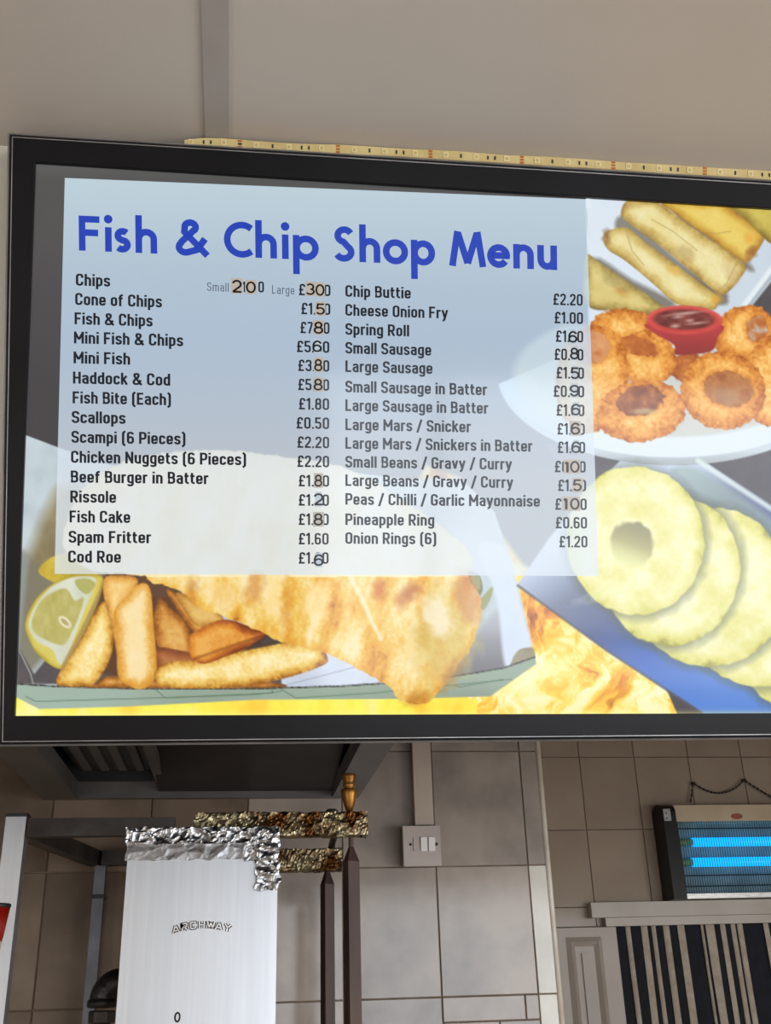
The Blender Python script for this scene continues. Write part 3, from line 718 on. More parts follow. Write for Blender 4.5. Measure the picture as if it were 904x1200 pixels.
iron = mat('rusty_dark_iron', (36, 30, 29), .5, .3, col2=(70, 48, 42), scale=14, stretch=(1, 1, .3))
bm = bmesh.new(); tube(bm, [(hx, YM, uz1-.0), (hx, YM, hz0+.001)], .0042, 10); bobj('rod', bm, iron, hd)
def hang(name, pxc, topz, y, wpx, label, zc0):
    x = onY(pxc, 1100, y).x; wd = wpx/F*(y*.91+.1)
    e = empty(name, (x, y, .95), label, 'iron bar', 'iron bars hanging from the foil bars')
    bm = bmesh.new(); tube(bm, [(x, y, zc0), (x, y, topz+.012)], .0042, 8); bobj('rod', bm, iron, e)
    bm = bmesh.new(); s = wd/2
    a = math.radians(24); ca, sa = math.cos(a), math.sin(a); dd = .009
    def c(u, v, z, k=1): return (x+(u*ca-v*sa)*k, y+(u*sa+v*ca)*k, z)
    hexa(bm, [c(-s, -dd, .9), c(s, -dd, .9), c(s, dd, .9), c(-s, dd, .9), c(-s, -dd, topz-.012), c(s, -dd, topz-.012), c(s, dd, topz-.012), c(-s, dd, topz-.012)])
    hexa(bm, [c(-s, -dd, topz-.012), c(s, -dd, topz-.012), c(s, dd, topz-.012), c(-s, dd, topz-.012), c(-s, -dd, topz+.012, .3), c(s, -dd, topz+.012, .3), c(s, dd, topz+.012, .3), c(-s, dd, topz+.012, .3)])
    bobj('flat_bar', bm, iron, e); return e
hang('hanging_bar', 413, onY(413, 1001, YM).z, YM, 15, 'rusty flat iron bar on a rod under the brass handle, the right one', uz0-.001)
YN = YL+.015
hang('hanging_bar', 384, onY(386, 1028, YN).z, YN, 12, 'rusty flat iron bar hanging from the lower foil bar, the left one', lz0-.001)
# short link between the bars and its cap
xl_ = onY(388, 975, YN).x; bm = bmesh.new(); tube(bm, [(xl_, YN, lz1-.0), (xl_, YN-.02, (lz1+uz0)/2), (xl_-.0, YU+.075, uz0)], .0062, 10)
lkx = bobj('link_rod', bm, blackp); tag(lkx, 'short black rod joining the two foil bars', 'rod')
cpx = onY(389, 952, YM).x; bm = lathe([(.009, 0), (.011, .004), (.011, .008), (.008, .011)], 16, (cpx, YM, uz1-.001)); ccap = bobj('bolt_cap', bm, mat('grimy_bolt', (66, 60, 52), .5, .5), smooth=True); tag(ccap, 'small grimy round bolt cap on top of the upper foil bar', 'bolt')

# ---------------------------------------------------------------- black gas elbow
YG = 2.0
e0 = onY(119, 1196, YG); ex = e0.x
s_ = (YG*.91+.05)/F
el = empty('pipe_elbow', (ex, YG, 1.2), 'black iron pipe elbow left of the flue', 'pipe')
cen = onY(119, 1172, YG)
bm = bmesh.new(); Rb = 17*s_
pts = [(ex+Rb-Rb*math.cos(a*math.pi/20), YG, cen.z+Rb*math.sin(a*math.pi/20)+.0) for a in range(0, 11)]
pts.append((pts[-1][0]+.05, YG, pts[-1][2])); tube(bm, pts, 15*s_, 20)
ironb = mat('black_iron', (30, 29, 30), .34, .4, col2=(52, 50, 48), scale=30, bump=.2, bscale=90)
bobj('elbow', bm, ironb, el, smooth=True)
bobj('collar', lathe([(15*s_, 0), (17.5*s_, .003), (17.5*s_, .011), (15*s_, .014)], 24, (ex, YG, cen.z-.012)), ironb, el, smooth=True)
bobj('nut', lathe([(13*s_, 0), (14.5*s_, .002), (14.5*s_, .018), (13*s_, .02)], 6, (ex, YG, cen.z-.036)), darkt, el)
bobj('pipe', lathe([(10*s_, -.5), (10*s_, 0)], 20, (ex, YG, cen.z-.036)), iron, el, smooth=True)

# ---------------------------------------------------------------- red and white tub at the far left
YT = 1.70
q0 = onY(-8, 1064, YT); q1 = onY(12, 1064, YT); tubx = onY(-8, 1064, YT).x; tr = onY(12.5, 1064, YT).x - tubx
tz1 = onY(4, 1062, YT).z; tz0 = onY(4, 1103, YT).z; hT = tz1-tz0
tb = empty('sauce_tub', (tubx, YT, tz0-.04), 'red tub with a black rim and white base cut off by the left edge', 'tub')
redm = mat('red_plastic', (150, 22, 14), .3, col2=(120, 16, 10), scale=9)
bobj('tub_body', lathe([(tr*.72, 0), (tr*.72, hT*.06), (tr*.74, hT*.065), (tr*.74, hT*.1), (tr*.76, hT*.11), (tr*.96, hT*.95)], 32, (tubx, YT, tz0)), redm, tb, smooth=True)
bobj('rim', lathe([(tr*.96, 0), (tr*1.0, .001), (tr*1.0, .005), (tr*.94, .006)], 32, (tubx, YT, tz0+hT*.95)), blk_m, tb, smooth=True)
bobj('base', lathe([(tr*.3, -.045), (tr*.55, -.03), (tr*.68, -.012), (tr*.71, 0)], 32, (tubx, YT, tz0)), mat('white_plastic', (200, 192, 186), .35), tb, smooth=True)
bobj('stand', lathe([(tr*.28, -.40), (tr*.28, -.045)], 16, (tubx, YT, tz0)), blk_m, tb, smooth=True)

# ---------------------------------------------------------------- the printed artwork of the backlit sign (flat print)
class Art:
    """paints the sign's printed pictures on a regular grid of points; x, y in the frame's pixels"""
    def __init__(s, X, Y):
        s.X, s.Y = X, Y; s.C = np.zeros(X.shape+(3,))
    def noise(s, sc, seed, ax=1.0, ay=1.0, rot=0., wx=0, wy=0):
        c, n = math.cos(rot), math.sin(rot)
        x = ((s.X+wx)*c+(s.Y+wy)*n)/sc*ax; y = (-(s.X+wx)*n+(s.Y+wy)*c)/sc*ay
        xi = np.floor(x).astype(np.int64); yi = np.floor(y).astype(np.int64); fx = x-xi; fy = y-yi
        fx = fx*fx*(3-2*fx); fy = fy*fy*(3-2*fy)
        def h(a, b):
            v = (a*374761393 + b*668265263 + seed*1442695041) & 0xffffffff
            v = ((v ^ (v >> 13))*1274126177) & 0xffffffff
            return ((v ^ (v >> 16)) & 0xffff)/65535.0
        return (h(xi, yi)*(1-fx)+h(xi+1, yi)*fx)*(1-fy)+(h(xi, yi+1)*(1-fx)+h(xi+1, yi+1)*fx)*fy
    def fbm(s, sc, seed, oct=4, **k):
        t = 0; a = 1; n = 0
        for i in range(oct): t = t+a*s.noise(sc/2**i, seed+i*17, **k); n += a; a *= .55
        return t/n
    def poly(s, pts, smooth=True):
        p = np.array(pts, float)
        if smooth:
            q = []; n = len(p)
            for i in range(n):
                a, b, c, d = p[i-1], p[i], p[(i+1) % n], p[(i+2) % n]
                for t in (0, .25, .5, .75):
                    q.append(.5*((2*b)+(c-a)*t+(2*a-5*b+4*c-d)*t*t+(3*b-a-3*c+d)*t**3))
            p = np.array(q)
        m = 14
        d = np.full(s.X.shape, -99.0)
        ok = (s.X > p[:, 0].min()-m) & (s.X < p[:, 0].max()+m) & (s.Y > p[:, 1].min()-m) & (s.Y < p[:, 1].max()+m)
        x = s.X[ok]; y = s.Y[ok]; best = np.full(x.shape, 1e9); ins = np.zeros(x.shape, bool)
        for a, b in zip(p, np.roll(p, -1, 0)):
            e = b-a; l = e@e
            if l < 1e-9: continue
            t = np.clip(((x-a[0])*e[0]+(y-a[1])*e[1])/l, 0, 1)
            best = np.minimum(best, (x-a[0]-t*e[0])**2+(y-a[1]-t*e[1])**2)
            cr = ((a[1] > y) != (b[1] > y)); 
            with np.errstate(divide='ignore', invalid='ignore'): xx = a[0]+(y-a[1])*(e[0])/(e[1] if abs(e[1]) > 1e-9 else 1e-9)
            ins ^= cr & (x < xx)
        r = np.sqrt(best); d[ok] = np.where(ins, r, -r)
        return d
    def ell(s, cx, cy, rx, ry, rot=0.):
        c, n = math.cos(math.radians(rot)), math.sin(math.radians(rot))
        u = ((s.X-cx)*c+(s.Y-cy)*n)/rx; v = (-(s.X-cx)*n+(s.Y-cy)*c)/ry
        r = np.sqrt(u*u+v*v)+1e-9
        return (1-r)*min(rx, ry)
    def line(s, pts, w_):
        best = np.full(s.X.shape, 1e9)
        for a, b in zip(pts, pts[1:]):
            a = np.array(a, float); b = np.array(b, float); e = b-a
            t = np.clip(((s.X-a[0])*e[0]+(s.Y-a[1])*e[1])/(e@e), 0, 1)
            best = np.minimum(best, (s.X-a[0]-t*e[0])**2+(s.Y-a[1]-t*e[1])**2)
        return w_/2-np.sqrt(best)
    def put(s, d, col, a=1.0, soft=1.0):
        m = np.clip(d/soft+.5, 0, 1)*a
        if np.ndim(m) == 2: m = m[..., None]
        s.C = s.C*(1-m)+np.asarray(col, float)*m
    def mixc(s, t, *cols):
        t = np.clip(t, 0, 1)*(len(cols)-1); o = np.zeros(s.X.shape+(3,))
        for i, c in enumerate(cols): o += np.clip(1-np.abs(t-i), 0, 1)[..., None]*np.array(c, float)
        return o
    def food(s, d, cols, depth=12., nsc=9., seed=1, amp=.35, light=(0, 0), crumb=.0, csc=3.2, soft=1.4, rough=0.):
        if rough: d = d+(s.noise(4.5, seed+77)-.5)*rough
        t = np.clip(d/depth, 0, 1)*.75+.1
        t = t+(s.fbm(nsc, seed)-.5)*amp*2
        if crumb: t = t+(s.fbm(csc, seed+5, 2)-.5)*crumb
        if light != (0, 0): t = t+(s.X-light[0])*light[1]
        s.put(d, s.mixc(t, *cols), soft=soft)

def paint_pictures(P):
    X, Y = P.X, P.Y
    sm = lambda a, b, v: np.clip((v-a)/(b-a), 0, 1)**2*(3-2*np.clip((v-a)/(b-a), 0, 1))
    # dark table top
    P.C[:] = P.mixc(sm(190, 520, Y), (88, 88, 88), (74, 72, 76)) if True else 0
    P.C += (sm(215, 190, Y)*10)[..., None]
    # flames
    wx = (P.fbm(40, 5)-.5)*60
    f = P.fbm(34, 11, 5, ax=1.7, ay=.8, rot=.3, wx=wx)*1.25-.12
    f2 = np.clip(1-np.abs(P.fbm(26, 31, 4, ax=1.8, ay=.7, rot=-.25, wx=wx)-.5)*9, 0, 1)*.45
    t = f*1.3-.3+sm(690, 845, Y)*.3+f2*.5
    fl_ = P.mixc(t, (150, 84, 52), (214, 138, 56), (236, 176, 66), (246, 206, 92), (250, 232, 160), (252, 240, 200))
    P.put(P.poly([(10, 790), (10, 850), (900, 850), (700, 720), (612, 660), (540, 560), (500, 545), (470, 600)], False), fl_, soft=6)
    P.put(P.poly([(620, 780), (840, 850), (590, 850)], False), (252, 232, 150), .25, soft=30)
    # glowing strip at the lower edge, left part
    g = P.mixc(P.fbm(38, 71, 3, ay=.5), (236, 180, 60), (246, 222, 84), (240, 236, 100), (250, 240, 190))
    P.put(P.poly([(5, 800), (5, 850), (560, 850), (560, 820), (520, 812)], False), g, .9, soft=3)
    # wrapping paper
    pc = P.mixc(P.fbm(60, 15)*1.2-.1, (150, 160, 166), (186, 198, 204), (206, 216, 220))
    P.put(P.poly([(18, 507), (33, 511), (70, 525), (130, 545), (200, 552), (330, 548), (400, 552), (480, 562), (540, 560), (580, 600), (600, 660), (613, 710), (623, 755), (624, 770), (520, 805), (300, 812), (18, 806)], False), pc, soft=1.2)
    P.put(P.poly([(25, 690), (38, 640), (58, 590), (80, 570), (150, 600), (150, 690), (110, 720), (40, 730)]), P.mixc(P.fbm(30, 16), (118, 104, 72), (160, 146, 112)), .9, soft=18)
    P.put(P.poly([(18, 655), (40, 660), (75, 690), (60, 760), (18, 790)]), (128, 124, 108), .9, soft=12)
    P.put(P.poly([(45, 668), (68, 650), (110, 650), (110, 700), (62, 682)]), P.mixc(P.fbm(16, 17), (168, 146, 50), (214, 190, 84)), soft=1.5)
    # tray inside, dark
    P.put(P.poly([(20, 762), (24, 762), (40, 790), (56, 770), (100, 782), (140, 700), (200, 700), (250, 720), (330, 770), (340, 806), (20, 801)], False), P.mixc(P.fbm(24, 18), (84, 80, 84), (104, 98, 100)), soft=2)
    P.put(P.line([(23, 763), (36, 790), (39, 802)], 1.6), (170, 170, 165), .8)
    P.put(P.poly([(18, 640), (34, 655), (22, 762), (18, 790)], False), (150, 158, 158), .7, soft=6)
    P.put(P.poly([(330, 800), (328, 760), (390, 750), (470, 780), (470, 806), (330, 808)], False), P.mixc(P.fbm(40, 19), (190, 196, 212), (214, 222, 234)), soft=2)
    P.put(P.line([(335, 803), (400, 786), (430, 778), (440, 790)], 1.2), (150, 158, 172), .7)
    # right inside of the tray, grey, with folded corner
    P.put(P.poly([(530, 802), (545, 760), (565, 735), (585, 715), (600, 735), (612, 765), (600, 784)]), P.mixc(sm(720, 795, Y), (176, 180, 186), (118, 116, 120)), soft=8)
    P.put(P.poly([(605, 680), (614, 720), (624, 756), (612, 762), (597, 783), (590, 770), (582, 700), (560, 640), (590, 640)]), P.mixc(P.fbm(50, 41)*.6+sm(640, 780, Y)*.3, (222, 228, 236), (192, 206, 224)), soft=5)
    P.put(P.poly([(599, 784), (601, 772), (608, 762), (618, 759), (625, 760), (628, 772), (622, 778)]), P.mixc(P.fbm(12, 20), (132, 124, 104), (172, 164, 140)), soft=1.4)
    # salad leaves
    for pts, c in (([(540, 672), (552, 690), (560, 700), (566, 690), (560, 672)], (112, 118, 84)), ([(562, 704), (572, 692), (578, 688), (576, 700), (568, 714), (563, 712)], (150, 158, 106)), ([(552, 674), (562, 676), (563, 690), (556, 688)], (164, 166, 122))):
        P.put(P.poly(pts), c, .85, soft=2)
    # tray front edge
    fr_ = P.mixc(P.fbm(70, 21)*.6+sm(15, 300, X)*.4, (168, 190, 184), (158, 174, 160), (140, 152, 138))
    P.put(P.poly([(15, 801), (60, 804), (160, 807), (300, 807), (400, 804), (460, 800), (530, 793), (590, 783), (627, 770), (629, 778), (575, 816), (480, 819), (300, 820), (150, 828), (46, 831), (15, 815)], False), fr_, soft=1.3)
    P.put(P.line([(15, 801), (60, 804), (160, 807), (300, 807), (400, 804), (460, 800), (530, 793), (590, 783), (627, 770)], 2.2), (58, 56, 52), .55+.35*(P.noise(2.2, 3) > .5))
    for ln in ([(30, 816), (42, 822), (180, 818), (300, 814), (330, 810)], [(180, 806), (194, 818), (320, 812), (318, 806)], [(330, 808), (347, 818), (440, 812), (600, 796)], [(500, 798), (540, 805), (590, 796)]):
        P.put(P.line(ln, 1.3), (96, 122, 100), .7)
    # chips
    ch = [(150, 100, 38), (206, 156, 72), (228, 194, 112), (238, 214, 146), (246, 232, 190)]
    dk = [(120, 74, 34), (170, 112, 50), (206, 152, 80), (220, 178, 108)]
    P.put(P.poly([(118, 676), (190, 676), (240, 720), (300, 760), (250, 790), (120, 790), (80, 760)]), (98, 70, 52), .95, soft=5)
    P.food(P.poly([(186, 700), (200, 712), (222, 735), (226, 768), (196, 772), (180, 740)]), dk, 12, 10, 51, crumb=.25)
    P.food(P.poly([(196, 690), (230, 712), (252, 730), (246, 742), (226, 740), (205, 712)]), dk, 9, 10, 52, crumb=.25)
    P.food(P.poly([(208, 694), (250, 712), (262, 730), (232, 734), (214, 712)]), [(160, 112, 52), (204, 156, 84), (222, 186, 116)], 8, 10, 53, crumb=.25)
    P.food(P.poly([(180, 760), (210, 762), (236, 770), (232, 790), (190, 788)]), [(120, 70, 44), (160, 100, 60), (186, 130, 84)], 12, 12, 54)
    P.food(P.poly([(112, 802), (128, 792), (170, 796), (240, 800), (320, 800), (318, 806), (112, 806)]), dk, 8, 10, 50, crumb=.25)
    P.food(P.poly([(66, 800), (70, 788), (96, 748), (112, 716), (124, 706), (133, 740), (131, 765), (122, 786), (110, 802), (96, 805), (72, 804)]), ch, 13, 14, 55, crumb=.3, amp=.25)
    P.food(P.poly([(124, 676), (158, 676), (160, 690), (146, 708), (140, 760), (138, 770), (132, 740), (122, 700)]), [(176, 122, 62), (218, 166, 88), (232, 192, 120), (238, 210, 150)], 12, 14, 56, crumb=.25, amp=.25)
    P.food(P.poly([(134, 716), (148, 700), (164, 684), (176, 690), (180, 730), (184, 780), (180, 798), (166, 808), (150, 803), (138, 790), (137, 750)]), [(198, 138, 50), (222, 172, 90), (238, 214, 160), (240, 222, 180)], 16, 16, 57, crumb=.25, amp=.18)
    P.food(P.poly([(182, 786), (200, 776), (240, 772), (300, 756), (340, 752), (372, 756), (384, 770), (378, 780), (330, 796), (270, 806), (200, 806), (184, 800)]), ch, 14, 18, 58, crumb=.35, amp=.3)
    P.food(P.poly([(222, 748), (232, 738), (262, 726), (290, 733), (314, 742), (300, 756), (268, 768), (240, 778), (224, 770)]), [(128, 66, 26), (176, 102, 44), (212, 142, 58), (226, 172, 92)], 12, 15, 59, crumb=.3, light=(262, -.007), amp=.25)
    P.put(P.line([(228, 772), (262, 760), (310, 744)], 2.5), (110, 56, 24), .55, soft=3)
    P.put(P.poly([(284, 764), (318, 742), (332, 752), (320, 756), (290, 762)]), (72, 60, 56), .9, soft=2)
    # battered fish
    d = P.poly([(166, 674), (176, 682), (212, 692), (232, 712), (262, 722), (300, 738), (330, 752), (356, 758), (378, 764), (398, 773), (420, 784), (442, 796), (458, 806), (466, 818), (482, 825), (500, 824), (512, 814), (526, 797), (540, 775), (554, 756), (563, 722), (562, 696), (548, 676), (545, 640), (420, 555), (330, 535), (240, 528), (150, 540), (95, 575), (74, 640), (110, 668)])
    d = d+(P.noise(5, 66)-.5)*2.5
    tt = P.fbm(34, 61, 4, ax=1.9, ay=.75, rot=.25)*1.25-.12+np.clip(d/14, 0, 1)*.2-.05+(P.fbm(3.4, 63, 2)-.5)*.28
    body = P.mixc(tt, (150, 92, 34), (206, 146, 58), (224, 172, 76), (230, 192, 104), (238, 214, 152), (240, 224, 180))
    P.put(d, body, soft=1.6)
    P.put(d-1000*(Y > 676), P.mixc(P.fbm(40, 64), (226, 210, 150), (244, 236, 200), (248, 244, 226)), .75, soft=2)
    P.put(P.ell(520, 745, 36, 55, 10)+(P.noise(9, 67)-.5)*14, P.mixc(P.fbm(9, 68), (190, 156, 74), (206, 186, 110), (220, 206, 140)), .65, soft=26)
    for cx, cy, rx, ry, r, c, a in ((445, 690, 9, 12, 20, (196, 116, 56), .7), (480, 694, 13, 8, -38, (178, 108, 66), .7), (470, 706, 7, 8, 0, (190, 126, 80), .6), (548, 700, 14, 30, -12, (196, 140, 100), .6), (512, 722, 15, 26, -20, (240, 232, 214), .7), (490, 818, 12, 6, -15, (176, 120, 50), .6), (225, 690, 6, 12, 0, (184, 118, 52), .6), (298, 690, 10, 20, 10, (200, 132, 62), .6), (336, 712, 5, 28, 0, (206, 142, 60), .6), (262, 700, 14, 16, 10, (236, 206, 150), .6), (322, 700, 8, 22, 8, (240, 214, 150), .6), (372, 706, 14, 24, 5, (240, 220, 170), .6), (408, 720, 5, 22, 5, (242, 222, 170), .55), (530, 790, 9, 22, 32, (170, 128, 66), .5)):
        P.put(P.ell(cx, cy, rx, ry, r)+(P.noise(6, int(cx))-.5)*6, c, a, soft=9)
    P.put(P.line([(410, 674), (424, 700), (436, 728), (446, 748)], 5)+(P.noise(7, 69)-.5)*2, (240, 230, 205), .75, soft=3)
    # lemon wedge
    P.food(P.poly([(31, 742), (30, 728), (38, 708), (56, 688), (82, 675), (112, 674), (121, 678), (116, 700), (100, 738), (78, 776), (72, 784), (60, 780), (42, 764)]), [(168, 150, 56), (206, 190, 96), (212, 200, 116)], 7, 14, 81, amp=.2)
    P.put(P.poly([(34, 736), (36, 722), (44, 706), (60, 688), (84, 677), (108, 676), (112, 684), (100, 712), (88, 744), (76, 776), (68, 776), (62, 762), (44, 752)]), P.mixc(P.fbm(20, 82), (196, 200, 176), (218, 220, 206)), soft=2)
    P.put(P.poly([(38, 738), (40, 718), (52, 700), (72, 690), (80, 692), (88, 704), (98, 700), (94, 718), (84, 742), (74, 756), (54, 750)]), P.mixc(P.fbm(14, 83, 3, ax=2), (170, 164, 92), (186, 178, 112), (196, 190, 136)), soft=2.5)
    P.put(P.poly([(88, 680), (102, 678), (112, 684), (106, 694), (100, 696), (92, 690)]), (176, 174, 110), soft=1.8)
    P.put(P.ell(76, 729, 9, 5, 42), (226, 220, 190), soft=1.5); P.put(P.ell(76, 729, 6, 2.6, 42), (180, 168, 120), soft=1.5)
    P.put(P.poly([(117, 690), (121, 680), (116, 704), (98, 744), (76, 782), (72, 780), (92, 742)]), (168, 142, 92), .8, soft=2)

    # ------- right-hand pictures: spring rolls and onion rings
    q = lambda pts: [(670+a/3.53, 220+b/3.53) for a, b in pts]
    e = lambda cx, cy, rx, ry, r=0: P.ell(670+cx/3.53, 220+cy/3.53, rx/3.53, ry/3.53, r)
    right = P.poly([(687, 225), (980, 225), (980, 545), (693, 545)], False)
    P.put(right, P.mixc(sm(686, 905, X)*.6+P.fbm(90, 91)*.4, (218, 228, 238), (206, 216, 224), (184, 196, 208)), soft=1)
    P.put(P.poly(q([(690, 560), (770, 460), (826, 390), (1100, 200), (1100, 560)]), False), P.mixc(P.fbm(20, 92), (76, 74, 78), (98, 94, 98)), soft=2)
    P.put(P.line(q([(600, 640), (826, 340), (1000, 120)]), 6), (232, 238, 240), .7, soft=4)
    P.put(P.line(q([(650, 600), (826, 370), (1000, 160)]), 3), (150, 158, 166), .7, soft=3)
    sh = (112, 106, 96)
    rl = [(150, 122, 62), (196, 172, 104), (222, 208, 150), (230, 222, 176)]
    for s1, s2 in (([(440, 130), (710, 330), (735, 310), (480, 90)], 0), ([(200, 240), (330, 380), (480, 480), (590, 490), (640, 430), (400, 320), (240, 190), (160, 230)], 0), ([(85, 480), (160, 500), (380, 500), (420, 470), (250, 380), (90, 290)], 0)):
        P.put(P.poly(q(s1)), sh, .8, soft=6)
    P.put(P.poly(q([(230, 120), (430, 290), (640, 450), (600, 480), (420, 370), (250, 230), (180, 160)])), (118, 112, 100), .8, soft=5)
    P.food(P.poly(q([(370, 50), (600, 60), (700, 110), (795, 182), (790, 230), (735, 303), (700, 300), (560, 200), (440, 115)])), [(150, 108, 40), (196, 158, 66), (218, 190, 96), (226, 204, 118)], 13, 20, 93, amp=.22, crumb=.12)
    P.food(P.poly(q([(640, 60), (900, 60), (900, 260), (826, 232), (790, 200), (700, 110)])), [(130, 108, 44), (178, 158, 76), (206, 190, 100)], 12, 14, 94, amp=.3)
    P.food(P.poly(q([(205, 100), (240, 48), (350, 58), (440, 120), (560, 205), (715, 310), (702, 370), (640, 438), (600, 432), (500, 350), (380, 250), (230, 140)])), rl, 15, 18, 95, amp=.28, crumb=.2)
    P.food(P.poly(q([(130, 200), (160, 175), (230, 165), (300, 220), (420, 310), (600, 445), (605, 480), (590, 505), (520, 495), (430, 478), (330, 390), (220, 300), (150, 255)])), rl, 14, 18, 96, amp=.26, crumb=.15)
    P.food(P.poly(q([(60, 285), (110, 305), (230, 385), (380, 490), (380, 500), (300, 530), (180, 510), (60, 480)])), [(130, 112, 66), (176, 158, 96), (208, 190, 124), (216, 200, 140)], 14, 14, 97, amp=.32, crumb=.15)
    for a_, b_, c_, d_, r_, col, al in ((600, 460, 22, 26, 30, (214, 168, 72), .7), (146, 205, 12, 20, 0, (120, 84, 52), .8), (745, 270, 18, 26, 35, (150, 100, 50), .8), (425, 342, 26, 16, 20, (214, 176, 90), .7), (470, 270, 40, 26, 30, (184, 160, 110), .6), (210, 430, 30, 20, 20, (190, 140, 70), .6), (180, 390, 60, 16, 30, (150, 140, 90), .5), (660, 350, 26, 50, -30, (204, 180, 130), .6), (735, 205, 22, 20, 0, (220, 160, 66), .6), (350, 140, 60, 22, 35, (222, 206, 140), .5)):
        P.put(e(a_, b_, c_, d_, r_)+(P.noise(5, a_)-.5)*4, col, al, soft=6)
    for ln in ([(225, 175), (250, 260), (300, 320)], [(600, 430), (640, 400), (690, 300)], [(560, 185), (600, 190), (660, 180)], [(330, 130), (420, 180), (520, 260)]):
        P.put(P.line(q(ln), 1.2), (150, 128, 76), .5, soft=1.5)
    # big plate
    cl_ = np.minimum(Y-(405+np.clip(692-X, 0, 140)*.42), 50)
    P.put(np.minimum(P.ell(790, 437, 207, 108), cl_), P.mixc(sm(500, 548, Y)*.8, (204, 214, 222), (196, 206, 212), (150, 156, 158)), soft=1.5)
    P.put(np.minimum(P.ell(790, 434, 204, 102), cl_), P.mixc(P.fbm(60, 98)*.5+sm(600, 760, X)*.3, (208, 220, 234), (224, 230, 234)), soft=2)
    P.put(np.minimum(P.ell(795, 420, 176, 92), cl_), P.mixc(P.fbm(60, 98)*.8, (190, 194, 192), (214, 216, 210)), soft=5)
    P.put(np.minimum(P.poly([(560, 380), (700, 380), (705, 560), (560, 560)], False), P.ell(750, 440, 148, 74)), (228, 226, 180), .6, soft=6)
    on = [(168, 96, 40), (206, 136, 62), (228, 168, 88), (240, 196, 122), (248, 220, 160)]
    od = [(150, 82, 44), (180, 108, 56), (204, 136, 72)]
    def ring(outer, hole, seed, inside=None, cols=on, depth=16):
        o = outer+(P.noise(3.6, seed+3)-.5)*3.4
        P.put(outer+3-6, (150, 96, 50), .5, soft=8)
        P.put(o, (0, 0, 0), 0)
        tt = np.clip(o/depth, 0, 1)*.5+(P.fbm(11, seed, 3)-.5)*.5+(P.fbm(3.2, seed+9, 2)-.5)*.42+.16
        h2 = None
        if hole is not None:
            h2 = hole+(P.noise(3.6, seed+4)-.5)*3.2; tt = np.minimum(tt, np.clip(-h2/9, 0, 1)*.5+tt*.55)
        keep = P.C.copy()
        P.put(o, P.mixc(tt, *cols), soft=1.4)
        if h2 is not None:
            c = P.mixc(P.fbm(9, seed+20)*1.1, *(inside or od)) if inside != 'bg' else keep
            P.put(h2, c, soft=1.4)
    dish = P.poly(q([(85, 500), (380, 498), (320, 560), (330, 640), (90, 640)]), False)
    ring(e(215, 575, 135, 75), None, 101)
    ring(e(480, 745, 70, 62), None, 102, cols=od+[(214, 150, 84)])
    ring(e(718, 600, 132, 112, -20), e(768, 585, 46, 56, 10), 103, inside=[(150, 88, 50), (186, 116, 66), (196, 200, 204)])
    ring(e(860, 790, 150, 200, 15), e(900, 760, 50, 80), 104)
    ring(e(310, 705, 126, 112, 20), e(282, 655, 78, 38, 20), 105)
    ring(e(85, 790, 150, 225, 8), e(85, 660, 74, 70), 106, inside=[(186, 112, 70), (206, 146, 100), (214, 164, 120)])
    ring(e(290, 925, 185, 125, -8), e(285, 880, 100, 62, -12), 107, inside=[(112, 66, 44), (150, 92, 58), (190, 130, 84)], depth=20)
    P.put(e(300, 925, 48, 12), (190, 168, 130), .8, soft=3)
    ring(e(628, 838, 176, 162, 12), e(650, 832, 104, 74, 12), 108, inside=[(140, 84, 52), (176, 116, 70), (192, 146, 100)], depth=20)
    P.put(e(640, 860, 50, 30, 20), (176, 140, 104), .7, soft=6)
    # red dip pot
    P.put(P.poly(q([(318, 560), (616, 565), (605, 620), (585, 672), (520, 688), (430, 690), (425, 650), (340, 600)])), P.mixc(sm(375+10, 415, Y), (176, 70, 72), (148, 62, 60)), soft=1.5)
    P.put(e(468, 547, 157, 60, 1), P.mixc(P.fbm(12, 110), (186, 68, 66), (206, 92, 86)), soft=1.4)
    P.put(e(468, 541, 148, 50, 1), (222, 128, 118), .6, soft=2); P.put(e(468, 545, 142, 50, 1), (190, 76, 72), soft=1.5)
    P.put(e(466, 545, 124, 42, 1), P.mixc(P.fbm(10, 111, 3, ay=2.4)*1.3-.1, (92, 44, 44), (120, 60, 56), (146, 88, 80)), soft=1.6)
    for a_, b_, c_, d_ in ((470, 520, 60, 5), (440, 535, 18, 5), (520, 560, 30, 4), (430, 572, 16, 6), (490, 550, 14, 5)): P.put(e(a_, b_, c_, d_, -6), (214, 186, 180), .75, soft=2.5)

    # ------- pineapple board
    q2 = lambda pts: [(600+a/2.974, 530+b/2.974) for a, b in pts]
    e2 = lambda cx, cy, rx, ry, r=0: P.ell(600+cx/2.974, 530+cy/2.974, rx/2.974, ry/2.974, r)
    below = -P.ell(790, 437, 207, 108)
    P.put(np.minimum(below, P.poly([(640, 520), (980, 500), (980, 850), (800, 850), (690, 600)], False)), P.mixc(P.fbm(30, 121), (80, 76, 82), (96, 92, 98)), soft=1.5)
    brd = P.mixc(sm(-150, 235, (X-700)*.55+(Y-660)*.85), (222, 232, 242), (192, 204, 224), (124, 132, 154), (96, 108, 146), (78, 112, 184), (100, 140, 208))
    P.put(np.minimum(below, P.poly(q2([(20, 460), (130, 300), (290, 110), (400, 10), (650, 18), (904, 185), (1150, 350), (1150, 960), (740, 960), (660, 905), (330, 690)]), False)), brd, soft=1.3)
    P.put(P.line(q2([(22, 465), (330, 690), (662, 908)]), 3), (92, 94, 108), .8, soft=2)
    P.put(P.line(q2([(650, 30), (904, 196), (1100, 320)]), 6), (214, 226, 224), .8, soft=4)
    P.put(P.poly(q2([(560, 60), (650, 60), (904, 230), (1000, 300), (904, 340), (760, 260), (620, 130)])), (150, 170, 162), .6, soft=8)
